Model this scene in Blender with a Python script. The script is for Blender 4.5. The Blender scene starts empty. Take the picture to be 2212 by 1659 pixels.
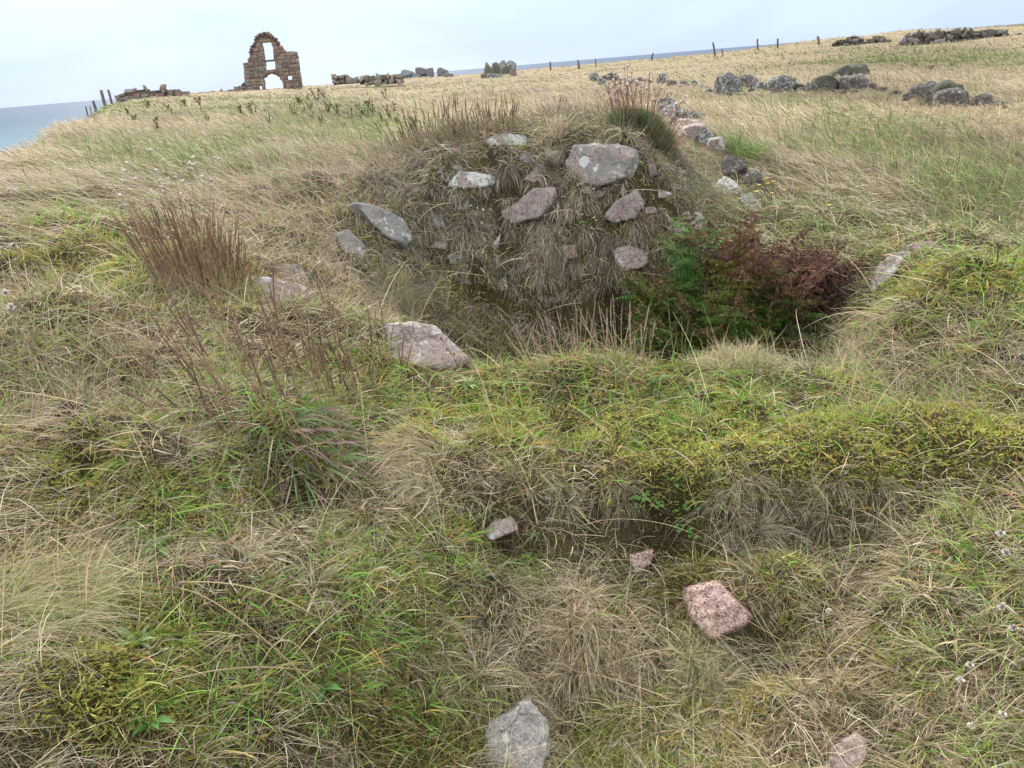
import bpy, bmesh, math
import numpy as np
from mathutils import Matrix, Vector

rng = np.random.default_rng(7)
SC = bpy.context.scene
COL = SC.collection
EZ = 1.7                       # eye height above the local datum
SEA = -10.5

# ------------------------------------------------------------------ camera
PITCH = math.radians(22.43)
ROLL = math.radians(-4.73)
FD = 1661.0                    # focal length in units of a 2212 px wide frame
Rm = Matrix.Rotation(math.pi / 2 - PITCH, 3, 'X') @ Matrix.Rotation(ROLL, 3, 'Z')
RM = np.array(Rm)
cam_d = bpy.data.cameras.new('camera')
cam_d.sensor_width = 36.0
cam_d.lens = 36.0 * FD / 2212.0
cam_d.clip_start = 0.05
cam_d.clip_end = 60000
cam = bpy.data.objects.new('camera', cam_d)
cam.matrix_world = Matrix.Translation((0, 0, EZ)) @ Rm.to_4x4()
COL.objects.link(cam)
SC.camera = cam
CP = np.array([0.0, 0.0, EZ])


def ray(px, py):
    """direction(s) seen at a place of the photograph (2212 x 1659 frame)"""
    d = np.stack([(np.asarray(px, float) - 1106) / FD, -(np.asarray(py, float) - 829.5) / FD, -np.ones_like(np.asarray(px, float))], -1)
    d = d @ RM.T
    return d / np.linalg.norm(d, axis=-1, keepdims=True)


def project(P):
    q = (np.asarray(P, float) - CP) @ RM
    z = np.maximum(-q[..., 2], 1e-3)
    return 1106 + FD * q[..., 0] / z, 829.5 - FD * q[..., 1] / z


# ------------------------------------------------------------------ noise
def _hash(ix, iy, seed):
    h = (ix.astype(np.int64) * 374761393 + iy.astype(np.int64) * 668265263 + seed * 1442695041) & 0xffffffff
    h = ((h ^ (h >> 13)) * 1274126177) & 0xffffffff
    h = h ^ (h >> 16)
    return (h & 0xffff) / 65535.0


def vnoise(x, y, seed=0):
    x = np.asarray(x, float); y = np.asarray(y, float)
    ix = np.floor(x); iy = np.floor(y)
    fx = x - ix; fy = y - iy
    fx = fx * fx * fx * (fx * (fx * 6 - 15) + 10); fy = fy * fy * fy * (fy * (fy * 6 - 15) + 10)
    a = _hash(ix, iy, seed); b = _hash(ix + 1, iy, seed); c = _hash(ix, iy + 1, seed); d = _hash(ix + 1, iy + 1, seed)
    return (a + (b - a) * fx) * (1 - fy) + (c + (d - c) * fx) * fy - 0.5


def fbm(x, y, seed=0, octv=4):
    s = 0; a = 1.0; x = np.asarray(x, float); y = np.asarray(y, float)
    for k in range(octv):
        s = s + a * vnoise(x + 17.3 * k, y - 9.1 * k, seed + k)
        a *= .5; x, y = (1.6 * x + 1.2 * y), (-1.2 * x + 1.6 * y)
    return s


def sstep(a, b, x):
    t = np.clip((x - a) / (b - a), 0, 1)
    return t * t * (3 - 2 * t)


# ------------------------------------------------------------------ terrain: survey points
# (photo column, [(photo row, horizontal distance)])  seen ground
SEEN = [
    (-250, [(1659, 1.6), (1200, 2.1), (900, 2.8), (700, 3.7), (520, 5.2), (400, 8.5)]),
    (0, [(1659, 1.5), (1400, 1.75), (1200, 2.05), (1000, 2.45), (850, 2.85), (700, 3.55), (560, 4.6), (465, 6.0), (415, 8.2)]),
    (150, [(1659, 1.46), (1300, 1.85), (1100, 2.2), (950, 2.5), (800, 3.0), (650, 3.8), (500, 5.4), (400, 7.6), (338, 10.5), (312, 14.5), (282, 23)]),
    (350, [(1659, 1.42), (1400, 1.66), (1200, 1.92), (1050, 2.15), (930, 2.4), (800, 2.85), (700, 3.25), (620, 3.7), (520, 4.7), (420, 6.4), (330, 10), (260, 20), (225, 40), (208, 75)]),
    (600, [(1659, 1.42), (1450, 1.6), (1250, 1.84), (1120, 2.02), (1000, 2.22), (900, 2.5), (800, 2.9), (720, 3.3), (640, 3.75), (560, 4.4), (480, 5.3), (400, 6.8), (310, 11), (240, 24), (210, 50), (196, 80)]),
    (780, [(1659, 1.43), (1400, 1.68), (1200, 1.95), (1050, 2.2), (950, 2.42), (850, 2.75), (780, 3.05), (700, 3.5), (640, 4.2), (560, 4.75), (470, 5.15), (400, 5.8), (330, 8.5), (270, 16), (220, 33), (182, 90)]),
    (950, [(1659, 1.48), (1450, 1.70), (1280, 1.93), (1160, 2.10), (1085, 2.22), (1010, 2.33), (900, 2.75), (800, 3.2), (765, 3.4), (660, 4.80), (600, 4.95), (520, 5.1), (440, 5.24), (370, 5.38), (325, 5.6), (295, 6.1), (240, 18), (200, 40), (172, 90)]),
    (1150, [(1659, 1.52), (1480, 1.76), (1320, 1.98), (1200, 2.14), (1110, 2.25), (1035, 2.32), (950, 2.55), (860, 2.9), (795, 3.22), (700, 4.80), (620, 4.95), (540, 5.08), (460, 5.18), (380, 5.28), (315, 5.45), (272, 5.9), (260, 6.5), (228, 17), (190, 38), (152, 95)]),
    (1330, [(1659, 1.55), (1480, 1.78), (1330, 1.99), (1210, 2.17), (1120, 2.28), (1050, 2.33), (970, 2.47), (890, 2.8), (800, 3.2), (700, 4.80), (620, 4.92), (540, 5.04), (460, 5.14), (380, 5.24), (315, 5.4), (268, 5.85), (256, 6.5), (215, 17), (180, 36), (140, 95)]),
    (1405, [(640, 4.84), (560, 4.96), (480, 5.08), (400, 5.2), (330, 5.38), (285, 5.7), (266, 6.2)]),
    (1460, [(1659, 1.57), (1480, 1.80), (1350, 1.98), (1220, 2.18), (1130, 2.30), (1055, 2.34), (960, 2.55), (860, 2.95), (790, 3.25), (600, 4.85), (510, 5.05), (430, 5.35), (360, 6.3), (290, 8.6), (230, 13), (190, 22), (130, 90)]),
    (1600, [(1659, 1.58), (1500, 1.79), (1390, 1.94), (1260, 2.14), (1160, 2.29), (1090, 2.34), (1030, 2.40), (930, 2.66), (850, 3.0), (780, 3.3), (570, 4.9), (500, 5.4), (440, 6.1), (380, 7.2), (300, 10), (230, 15.5), (180, 25), (112, 90)]),
    (1800, [(1659, 1.6), (1450, 1.86), (1320, 2.05), (1200, 2.24), (1110, 2.38), (1045, 2.44), (940, 2.72), (860, 3.02), (790, 3.35), (610, 4.75), (540, 5.2), (470, 6.1), (400, 7.5), (320, 10), (250, 14), (190, 21), (140, 35), (88, 88)]),
    (2000, [(1659, 1.62), (1400, 1.92), (1200, 2.22), (1050, 2.52), (950, 2.78), (850, 3.15), (770, 3.5), (690, 3.75), (620, 4.05), (560, 4.45), (535, 4.9), (500, 6.0), (430, 7.4), (350, 9.7), (280, 12.8), (210, 18), (150, 30), (108, 48), (86, 60), (65, 82)]),
    (2212, [(1659, 1.66), (1400, 1.95), (1200, 2.25), (1050, 2.55), (920, 2.9), (820, 3.25), (720, 3.65), (640, 4.05), (560, 4.6), (520, 5.4), (460, 7.0), (380, 8.8), (300, 11.5), (220, 16.5), (150, 28), (100, 46), (78, 58), (55, 82)]),
    (2450, [(1659, 1.7), (1300, 2.1), (1000, 2.75), (800, 3.4), (650, 4.3), (550, 5.6), (450, 7.2), (320, 11), (200, 19), (80, 48), (60, 58), (38, 82)]),
]
# hidden ground: photo column/row (for the bearing), distance, height relative to the eye
HID = [
    (870, 690, 3.9, -1.38), (870, 660, 4.35, -1.45),
    (1000, 720, 3.7, -1.58), (1000, 690, 4.3, -1.62), (1150, 740, 3.6, -1.55), (1150, 720, 4.1, -1.70),
    (1330, 740, 3.6, -1.58), (1330, 720, 4.1, -1.76), (1330, 680, 4.62, -1.70), (1500, 740, 3.7, -1.62), (1500, 700, 4.2, -1.78), (1500, 650, 4.55, -1.60),
    (1650, 740, 3.7, -1.60), (1650, 700, 4.15, -1.72), (1650, 640, 4.5, -1.62), (1800, 740, 3.7, -1.52), (1800, 700, 4.1, -1.58),
    (950, 290, 7.2, -.62), (950, 270, 9.5, -.85), (1150, 255, 7.4, -.55), (1150, 245, 9.5, -.86), (1330, 250, 7.4, -.6), (1330, 240, 9.5, -.92), (820, 300, 7.0, -.84), (1405, 260, 7.2, -.75), (1405, 250, 9, -.98),
]
DEEP = [(150, 190), (-250, 330), (0, 330)]


def build_controls():
    uv, zz = [], []

    def add(az, r, z):
        uv.append((az, math.log(r))); zz.append(z)
    for px, rows in SEEN:
        for py, r in rows:
            d = ray(px, py)
            k = r / math.hypot(d[0], d[1])
            add(math.atan2(d[0], d[1]), r, d[2] * k)
    for px, py, r, z in HID:
        d = ray(px, py)
        add(math.atan2(d[0], d[1]), r, z)
    for px in (-250, 0, 350, 780, 1150, 1460, 1800, 2212, 2450):     # the ground the photographer stands on and the far end
        d = ray(px, 1659); az = math.atan2(d[0], d[1])
        add(az, .95, -1.66 + .05 * math.sin(az * 3)); add(az, .45, -1.69)
        d = ray(px, 150 - px * .05); az = math.atan2(d[0], d[1])
        add(az, 190, -1.3); add(az, 400, -2.5)
    for a in (-180, -140, -105, -75, 75, 105, 140, 180):
        for r in (.4, 1.2, 3, 8, 25, 90, 300):
            add(math.radians(a), r, -1.66 if abs(a) > 100 else (-1.5 if a < 0 else -1.7))
    return np.array(uv), np.array(zz)


CUV, CZ = build_controls()


def tps_fit(uv, z, lam=2e-4):
    n = len(z)
    d = np.linalg.norm(uv[:, None] - uv[None], axis=-1)
    K = np.where(d > 1e-9, d * d * np.log(np.maximum(d, 1e-9)), 0) + lam * np.eye(n)
    Pm = np.c_[np.ones(n), uv]
    A = np.block([[K, Pm], [Pm.T, np.zeros((3, 3))]])
    s = np.linalg.solve(A, np.r_[z, 0, 0, 0])
    return s[:n], s[n:]


TW, TA = tps_fit(CUV, CZ)


def tps_eval(u, v):
    sh = u.shape; u = u.ravel(); v = v.ravel(); out = np.empty(u.size)
    for i in range(0, u.size, 20000):
        du = u[i:i + 20000, None] - CUV[None, :, 0]; dv = v[i:i + 20000, None] - CUV[None, :, 1]
        d2 = du * du + dv * dv
        out[i:i + 20000] = (0.5 * d2 * np.log(np.maximum(d2, 1e-18))) @ TW + TA[0] + TA[1] * u[i:i + 20000] + TA[2] * v[i:i + 20000]
    return out.reshape(sh)


# hollows and humps: photo place, radius (m), height (m)
DENTS = [(1260, 1130, .09, -.06), (1380, 1135, .10, -.07), (1560, 1140, .10, -.07), (1820, 1130, .12, -.07), (1920, 1120, .10, -.05), (1090, 1175, .10, -.07), (1640, 1130, .12, -.07), (1725, 1115, .13, -.09), (1480, 1150, .10, -.05), (1615, 1392, .09, -.10),
         (1320, 670, .22, -.10), (200, 1005, .055, -.10), (1200, 1570, .10, -.05), (1880, 1620, .09, -.06), (40, 640, .30, -.12), (380, 900, .14, -.05), (650, 1090, .12, -.04),
         (430, 600, .35, .10), (650, 450, .45, .10), (900, 960, .12, .05), (1590, 765, .20, .06), (1850, 760, .14, .07), (1950, 920, .22, .04), (560, 900, .22, .06),
         (1370, 275, .22, .05), (100, 720, .34, .09), (150, 520, .4, .08), (2080, 640, .36, .12), (2180, 760, .3, .05), (230, 800, .16, -.07), (560, 720, .22, .05), (330, 1000, .2, .04), (480, 1250, .16, .03), (800, 1300, .14, .035), (1000, 1330, .10, -.03), (2000, 1250, .2, .04), (1850, 1250, .12, -.04), (2100, 1420, .18, -.04), (1560, 1180, .10, .03), (1250, 1330, .14, .04), (170, 1480, .15, .04), (1500, 1450, .13, .04)]

AZ = np.radians(np.concatenate([np.arange(-180, -62, 4.0), np.arange(-62, 62, 0.2), np.arange(62, 180.1, 4.0)]))
LR = np.concatenate([np.linspace(math.log(.35), math.log(1.0), 12, endpoint=False), np.linspace(0, math.log(12), 420, endpoint=False), np.linspace(math.log(12), math.log(420), 200)])
GA, GR = np.meshgrid(AZ, LR, indexing='ij')
GX = np.exp(GR) * np.sin(GA); GY = np.exp(GR) * np.cos(GA); RR = np.exp(GR)
GZ = tps_eval(GA, GR)
near = sstep(60, 10, RR)
GZ += near * (fbm(GX * 1.3, GY * 1.3, 3, 3) * .10 + fbm(GX * 4.5, GY * 4.5, 11, 3) * .075 + fbm(GX * 14, GY * 14, 21, 2) * .03 * sstep(8, 4, RR))
_pm = np.exp(-((GX - .35) / 1.15) ** 4 - ((GY - 5.15) / .5) ** 4)
GZ += _pm * (fbm(GX * 5, GY * 5, 33, 3) * .16)
GZ += sstep(8, 25, RR) * (fbm(GX * .22, GY * .22, 31, 3) * .28) * sstep(400, 60, RR)
# coast: distance from the eye to the cliff edge by bearing
_caz = np.radians([-181, -120, -60, -44, -35.5, -33, -30, -27.5, -25.5, -23, -19, -10, 0, 12, 25, 40, 70, 120, 181])
_crr = np.log([60, 30, 11, 8, 7.8, 8.8, 12.5, 21, 36, 68, 98, 110, 120, 125, 130, 150, 200, 90, 60])
GC = np.exp(np.interp(GA, _caz, _crr))
GZ = GZ + (-13.0 - GZ) * sstep(0, 1, (RR - GC) / (2.2 + .22 * GC)) ** .8


def _cell(x, y):
    a = np.arctan2(x, y); l = np.log(np.maximum(np.hypot(x, y), .36))
    ia = np.clip(np.searchsorted(AZ, a) - 1, 0, len(AZ) - 2); ir = np.clip(np.searchsorted(LR, l) - 1, 0, len(LR) - 2)
    fa = np.clip((a - AZ[ia]) / (AZ[ia + 1] - AZ[ia]), 0, 1); fr = np.clip((l - LR[ir]) / (LR[ir + 1] - LR[ir]), 0, 1)
    return ia, ir, fa, fr


def hgt(x, y):
    ia, ir, fa, fr = _cell(np.asarray(x, float), np.asarray(y, float))
    return (GZ[ia, ir] * (1 - fa) + GZ[ia + 1, ir] * fa) * (1 - fr) + (GZ[ia, ir + 1] * (1 - fa) + GZ[ia + 1, ir + 1] * fa) * fr + EZ


def nrm(x, y, e=None):
    x = np.asarray(x, float); y = np.asarray(y, float)
    e = .012 * np.maximum(np.hypot(x, y), 1.0) if e is None else e
    dx = (hgt(x + e, y) - hgt(x - e, y)) / (2 * e); dy = (hgt(x, y + e) - hgt(x, y - e)) / (2 * e)
    n = np.stack([-dx, -dy, np.ones_like(dx)], -1)
    return n / np.linalg.norm(n, axis=-1, keepdims=True)


def at(px, py, rmin=0.8):
    """where the line of sight through a place of the photograph meets the ground"""
    d = ray(px, py); hh = math.hypot(d[0], d[1])
    rs = np.exp(np.linspace(math.log(rmin), math.log(300), 5000))
    k = rs / hh
    P = CP + d * k[:, None]
    below = P[:, 2] < hgt(P[:, 0], P[:, 1])
    i = int(np.argmax(below))
    if not below[i]:
        i = len(rs) - 1
    p = P[i].copy(); p[2] = hgt(p[0], p[1])
    return p


for px, py, rad, dh in DENTS:
    p = at(px, py)
    g = np.exp(-((GX - p[0]) ** 2 + (GY - p[1]) ** 2) / (2 * (rad * .6) ** 2))
    GZ += 1.5 * dh * g

# ------------------------------------------------------------------ helpers


def link(o, parent=None):
    COL.objects.link(o)
    if parent is not None:
        o.parent = parent
    return o


def tag(o, label=None, cat=None, group=None, kind=None):
    if label: o['label'] = label
    if cat: o['category'] = cat
    if group: o['group'] = group
    if kind: o['kind'] = kind
    return o


def mesh_np(name, V, F4=None, F3=None, mat=None, col=None, smooth=False, parent=None):
    """one mesh object from arrays of points, quads and triangles"""
    me = bpy.data.meshes.new(name)
    V = np.asarray(V, np.float32)
    n4 = 0 if F4 is None else len(F4); n3 = 0 if F3 is None else len(F3)
    me.vertices.add(len(V)); me.vertices.foreach_set('co', V.ravel())
    loops = np.concatenate([np.asarray(F4, np.int32).ravel() if n4 else np.empty(0, np.int32), np.asarray(F3, np.int32).ravel() if n3 else np.empty(0, np.int32)])
    me.loops.add(len(loops)); me.loops.foreach_set('vertex_index', loops)
    st = np.concatenate([np.arange(n4) * 4, n4 * 4 + np.arange(n3) * 3]).astype(np.int32)
    me.polygons.add(n4 + n3); me.polygons.foreach_set('loop_start', st)
    if smooth:
        me.polygons.foreach_set('use_smooth', np.ones(n4 + n3, bool))
    if col is not None:
        at_ = me.color_attributes.new('tint', 'FLOAT_COLOR', 'POINT')
        c = np.ones((len(V), 4), np.float32); c[:, :3] = col
        at_.data.foreach_set('color', c.ravel())
    me.update(calc_edges=True)
    if mat is not None:
        me.materials.append(mat)
    o = bpy.data.objects.new(name, me)
    return link(o, parent)


def empty(name, loc, label, cat, group=None):
    o = bpy.data.objects.new(name, None)
    o.empty_display_size = .1
    o.location = loc
    link(o)
    return tag(o, label, cat, group)


class NT:
    """short-hand for building node trees"""
    def __init__(s, name, world=False):
        if world:
            s.m = bpy.data.worlds.new(name)
        else:
            s.m = bpy.data.materials.new(name)
        s.m.use_nodes = True
        s.t = s.m.node_tree; s.t.nodes.clear()

    def n(s, typ, **kw):
        nd = s.t.nodes.new(typ)
        for k, v in kw.items():
            if k.startswith('i_'):
                key = k[2:]
                key = int(key) if key.isdigit() else key.replace('_', ' ')
                if hasattr(v, 'node'):
                    s.t.links.new(v, nd.inputs[key])
                else:
                    nd.inputs[key].default_value = v
            else:
                setattr(nd, k, v)
        return nd

    def lk(s, a, b): s.t.links.new(a, b)

    def ramp(s, fac, stops, interp='LINEAR'):
        nd = s.n('ShaderNodeValToRGB'); cr = nd.color_ramp; cr.interpolation = interp
        while len(cr.elements) < len(stops): cr.elements.new(.5)
        for e, (p, c) in zip(cr.elements, stops):
            e.position = p; e.color = (*c, 1) if len(c) == 3 else c
        s.lk(fac, nd.inputs[0]); return nd.outputs[0]

    def mix(s, fac, a, b, blend='MIX'):
        nd = s.n('ShaderNodeMix', data_type='RGBA', blend_type=blend)
        for i, v in ((0, fac), (6, a), (7, b)):
            if hasattr(v, 'node'): s.lk(v, nd.inputs[i])
            else: nd.inputs[i].default_value = v if i == 0 else ((*v, 1) if len(v) == 3 else v)
        return nd.outputs[2]

    def math(s, op, a, b=0.0, clamp=False):
        nd = s.n('ShaderNodeMath', operation=op, use_clamp=clamp)
        for i, v in ((0, a), (1, b)):
            if hasattr(v, 'node'): s.lk(v, nd.inputs[i])
            else: nd.inputs[i].default_value = v
        return nd.outputs[0]

    def noise(s, vec, scale, detail=4, rough=.6, out=0, dist=0.0):
        nd = s.n('ShaderNodeTexNoise'); nd.inputs['Scale'].default_value = scale; nd.inputs['Detail'].default_value = detail
        nd.inputs['Roughness'].default_value = rough; nd.inputs['Distortion'].default_value = dist
        s.lk(vec, nd.inputs['Vector']); return nd.outputs[out]

    def out(s, sh): s.lk(sh, s.n('ShaderNodeOutputMaterial').inputs[0]); return s.m


def leaf_mat(name, rough=.65, trans=.3, spec=.25):
    t = NT(name)
    c = t.n('ShaderNodeAttribute', attribute_name='tint').outputs['Color']
    p = t.n('ShaderNodeBsdfPrincipled', i_Roughness=rough)
    p.inputs['Specular IOR Level'].default_value = spec
    t.lk(c, p.inputs['Base Color'])
    tr = t.n('ShaderNodeBsdfTranslucent'); t.lk(c, tr.inputs['Color'])
    mx = t.n('ShaderNodeMixShader', i_0=trans); t.lk(p.outputs[0], mx.inputs[1]); t.lk(tr.outputs[0], mx.inputs[2])
    return t.out(mx.outputs[0])


def tint_mat(name, rough=.85, bump=.0, scale=40, spec=.2):
    t = NT(name)
    c = t.n('ShaderNodeAttribute', attribute_name='tint').outputs['Color']
    co = t.n('ShaderNodeTexCoord').outputs['Object']
    nz = t.noise(co, scale, 5, .65)
    c2 = t.mix(1.0, c, t.ramp(nz, [(.25, (.62, .6, .58)), (.75, (1.25, 1.22, 1.2))]), 'MULTIPLY')
    p = t.n('ShaderNodeBsdfPrincipled', i_Roughness=rough); p.inputs['Specular IOR Level'].default_value = spec
    t.lk(c2, p.inputs['Base Color'])
    if bump:
        b = t.n('ShaderNodeBump', i_Strength=.6, i_Distance=bump); t.lk(nz, b.inputs['Height']); t.lk(b.outputs[0], p.inputs['Normal'])
    return t.out(p.outputs[0])


M_BLADE = leaf_mat('grass_blade', trans=.16)
M_MOSS = leaf_mat('moss_sprig', .9, .2, .1)
M_PLANT = leaf_mat('plant_tissue', .6, .25, .3)
M_DRY = leaf_mat('dry_stem', .8, .12, .15)
M_MASON = tint_mat('sandstone_masonry', .92, .02, 6)
M_WOOD = tint_mat('weathered_wood', .9, .01, 20)
# ------------------------------------------------------------------ sky, sun, view
SUN_EL, SUN_AZ = math.radians(34), math.radians(-14)      # bearing measured from +Y towards +X
w = NT('World', world=True)
SC.world = w.m
sky = w.n('ShaderNodeTexSky', sky_type='NISHITA')
sky.sun_disc = False; sky.sun_elevation = SUN_EL; sky.sun_rotation = SUN_AZ
sky.altitude = 20; sky.air_density = 1.0; sky.dust_density = 1.5
bg1 = w.n('ShaderNodeBackground', i_Strength=.05); w.lk(sky.outputs[0], bg1.inputs[0])
gen = w.n('ShaderNodeTexCoord').outputs['Generated']
mp = w.n('ShaderNodeMapping'); mp.inputs['Scale'].default_value = (1.0, 1.0, 3.2); w.lk(gen, mp.inputs[0])
cl = w.noise(mp.outputs[0], 2.1, 5, .52, dist=.4)
sep = w.n('ShaderNodeSeparateXYZ'); w.lk(gen, sep.inputs[0])
hz = w.ramp(sep.outputs[2], [(0.0, (.475, .585, .82)), (.05, (.51, .63, .86)), (.14, (.59, .72, .92)), (.3, (1.2, 1.28, 1.36)), (1.0, (1.75, 1.8, 1.84))])
cc = w.mix(w.math('MULTIPLY', w.ramp(cl, [(.40, (0, 0, 0)), (.66, (1, 1, 1))]), w.ramp(sep.outputs[2], [(.10, (1, 1, 1)), (.25, (0, 0, 0))])), hz, (.655, .775, .92))
bg2 = w.n('ShaderNodeBackground', i_Strength=.357); w.lk(cc, bg2.inputs[0])
ms = w.n('ShaderNodeMixShader', i_0=.965); w.lk(bg1.outputs[0], ms.inputs[1]); w.lk(bg2.outputs[0], ms.inputs[2])
w.lk(ms.outputs[0], w.n('ShaderNodeOutputWorld').inputs[0])
sl = bpy.data.lights.new('sun', 'SUN'); sl.energy = 1.5; sl.angle = math.radians(12); sl.color = (1.0, .95, .87)
so = bpy.data.objects.new('sun', sl); link(so)
sd = Vector((math.sin(SUN_AZ) * math.cos(SUN_EL), math.cos(SUN_AZ) * math.cos(SUN_EL), math.sin(SUN_EL)))
so.rotation_euler = sd.to_track_quat('Z', 'Y').to_euler()
so.location = sd * 50
SC.view_settings.view_transform = 'Standard'; SC.view_settings.look = 'None'; SC.view_settings.gamma = 1; SC.view_settings.exposure = 1.98
SC.cycles.max_bounces = 5; SC.cycles.diffuse_bounces = 2; SC.cycles.glossy_bounces = 2; SC.cycles.transmission_bounces = 3
SC.cycles.caustics_reflective = False; SC.cycles.caustics_refractive = False

# ------------------------------------------------------------------ ground
nA, nR = GA.shape
V = np.stack([GX, GY, GZ + EZ], -1).reshape(-1, 3)
ii, jj = np.meshgrid(np.arange(nA - 1), np.arange(nR - 1), indexing='ij')
F = np.stack([ii * nR + jj, (ii + 1) * nR + jj, (ii + 1) * nR + jj + 1, ii * nR + jj + 1], -1).reshape(-1, 4)
cz = len(V)
V = np.vstack([V, [[0, 0, float(hgt(0, .36))]]])
T = np.array([[cz, (i + 1) * nR, i * nR] for i in range(nA - 1)])
gx, gy = V[:, 0], V[:, 1]; gr = np.hypot(gx, gy)
soil = np.array([.030, .021, .013]); litter = np.array([.075, .056, .032]); straw = np.array([.30, .245, .165]); cliff = np.array([.10, .085, .06])
k = np.clip(fbm(gx * 6, gy * 6, 5, 3) * 1.2 + .5, 0, 1)[:, None]
gc = soil * (1 - k) + litter * k
f = sstep(4.5, 12, gr)[:, None]
g2 = np.clip(fbm(gx * .9, gy * .9, 8, 3) + .35, 0, 1)[:, None]
field = straw * (1 - .35 * g2) + np.array([.16, .17, .06]) * .35 * g2
gc = gc * (1 - f) + field * f
st = (1 - nrm(gx, gy)[:, 2])[:, None]
gc = gc + (cliff - gc) * sstep(.25, .5, st) * sstep(7, 10, gr)[:, None]
tg = NT('turf_soil')
c = tg.n('ShaderNodeAttribute', attribute_name='tint').outputs['Color']
co = tg.n('ShaderNodeTexCoord').outputs['Object']
n1 = tg.noise(co, 55, 6, .7); n2 = tg.noise(co, 7, 4, .6)
c2 = tg.mix(1.0, c, tg.ramp(n1, [(.28, (.45, .42, .4)), (.7, (1.4, 1.35, 1.25))]), 'MULTIPLY')
c2 = tg.mix(tg.ramp(n2, [(.45, (0, 0, 0)), (.7, (.55, .55, .55))]), c2, (.085, .08, .03))
p = tg.n('ShaderNodeBsdfPrincipled', i_Roughness=.95); p.inputs['Specular IOR Level'].default_value = .1; tg.lk(c2, p.inputs['Base Color'])
b = tg.n('ShaderNodeBump', i_Strength=.9, i_Distance=.02); tg.lk(n1, b.inputs['Height']); tg.lk(b.outputs[0], p.inputs['Normal'])
ground = mesh_np('ground', V, F[:, ::-1], T[:, ::-1], tg.out(p.outputs[0]), gc, smooth=True)
tag(ground, 'rough turf headland with a hollow, a mound and a wide field', 'ground', kind='structure')

# ------------------------------------------------------------------ sea
rr = np.concatenate([[20], np.exp(np.linspace(math.log(60), math.log(45000), 60))]); aa = np.radians(np.arange(0, 361, 5))
A2, R2 = np.meshgrid(aa, rr, indexing='ij')
V = np.stack([R2 * np.sin(A2), R2 * np.cos(A2), np.full_like(A2, SEA + EZ)], -1).reshape(-1, 3)
m, q = A2.shape
ii, jj = np.meshgrid(np.arange(m - 1), np.arange(q - 1), indexing='ij')
F = np.stack([ii * q + jj, ii * q + jj + 1, (ii + 1) * q + jj + 1, (ii + 1) * q + jj], -1).reshape(-1, 4)
ts = NT('sea_water')
co = ts.n('ShaderNodeTexCoord').outputs['Object']
ln = ts.n('ShaderNodeVectorMath', operation='LENGTH'); ts.lk(co, ln.inputs[0])
lg = ts.math('LOGARITHM', ln.outputs['Value'], 10.0)
t01 = ts.math('DIVIDE', ts.math('SUBTRACT', lg, 2.0), 1.6, True)
mp = ts.n('ShaderNodeMapping'); mp.inputs['Scale'].default_value = (.01, .03, 1); ts.lk(co, mp.inputs[0])
band = ts.noise(mp.outputs[0], 1.6, 5, .6)
t02 = ts.math('ADD', t01, ts.math('MULTIPLY', ts.math('SUBTRACT', band, .5), .22), True)
deep = ts.ramp(t02, [(0.0, (.30, .36, .37)), (.12, (.19, .28, .31)), (.24, (.085, .15, .19)), (.5, (.055, .092, .136)), (1.0, (.072, .098, .145))])
wv = ts.noise(co, .7, 6, .65); wv2 = ts.noise(co, .12, 4, .6)
h = ts.math('ADD', ts.math('MULTIPLY', wv, .25), wv2)
p = ts.n('ShaderNodeBsdfPrincipled', i_Roughness=.45, i_IOR=1.33); p.inputs['Specular IOR Level'].default_value = .03
ts.lk(deep, p.inputs['Base Color'])
b = ts.n('ShaderNodeBump', i_Strength=1.0, i_Distance=1.0); ts.lk(h, b.inputs['Height']); ts.lk(b.outputs[0], p.inputs['Normal'])
sea = mesh_np('sea', V, F[:, ::-1], None, ts.out(p.outputs[0]))
tag(sea, 'blue grey sea reaching to the horizon', 'sea', kind='structure')
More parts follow.
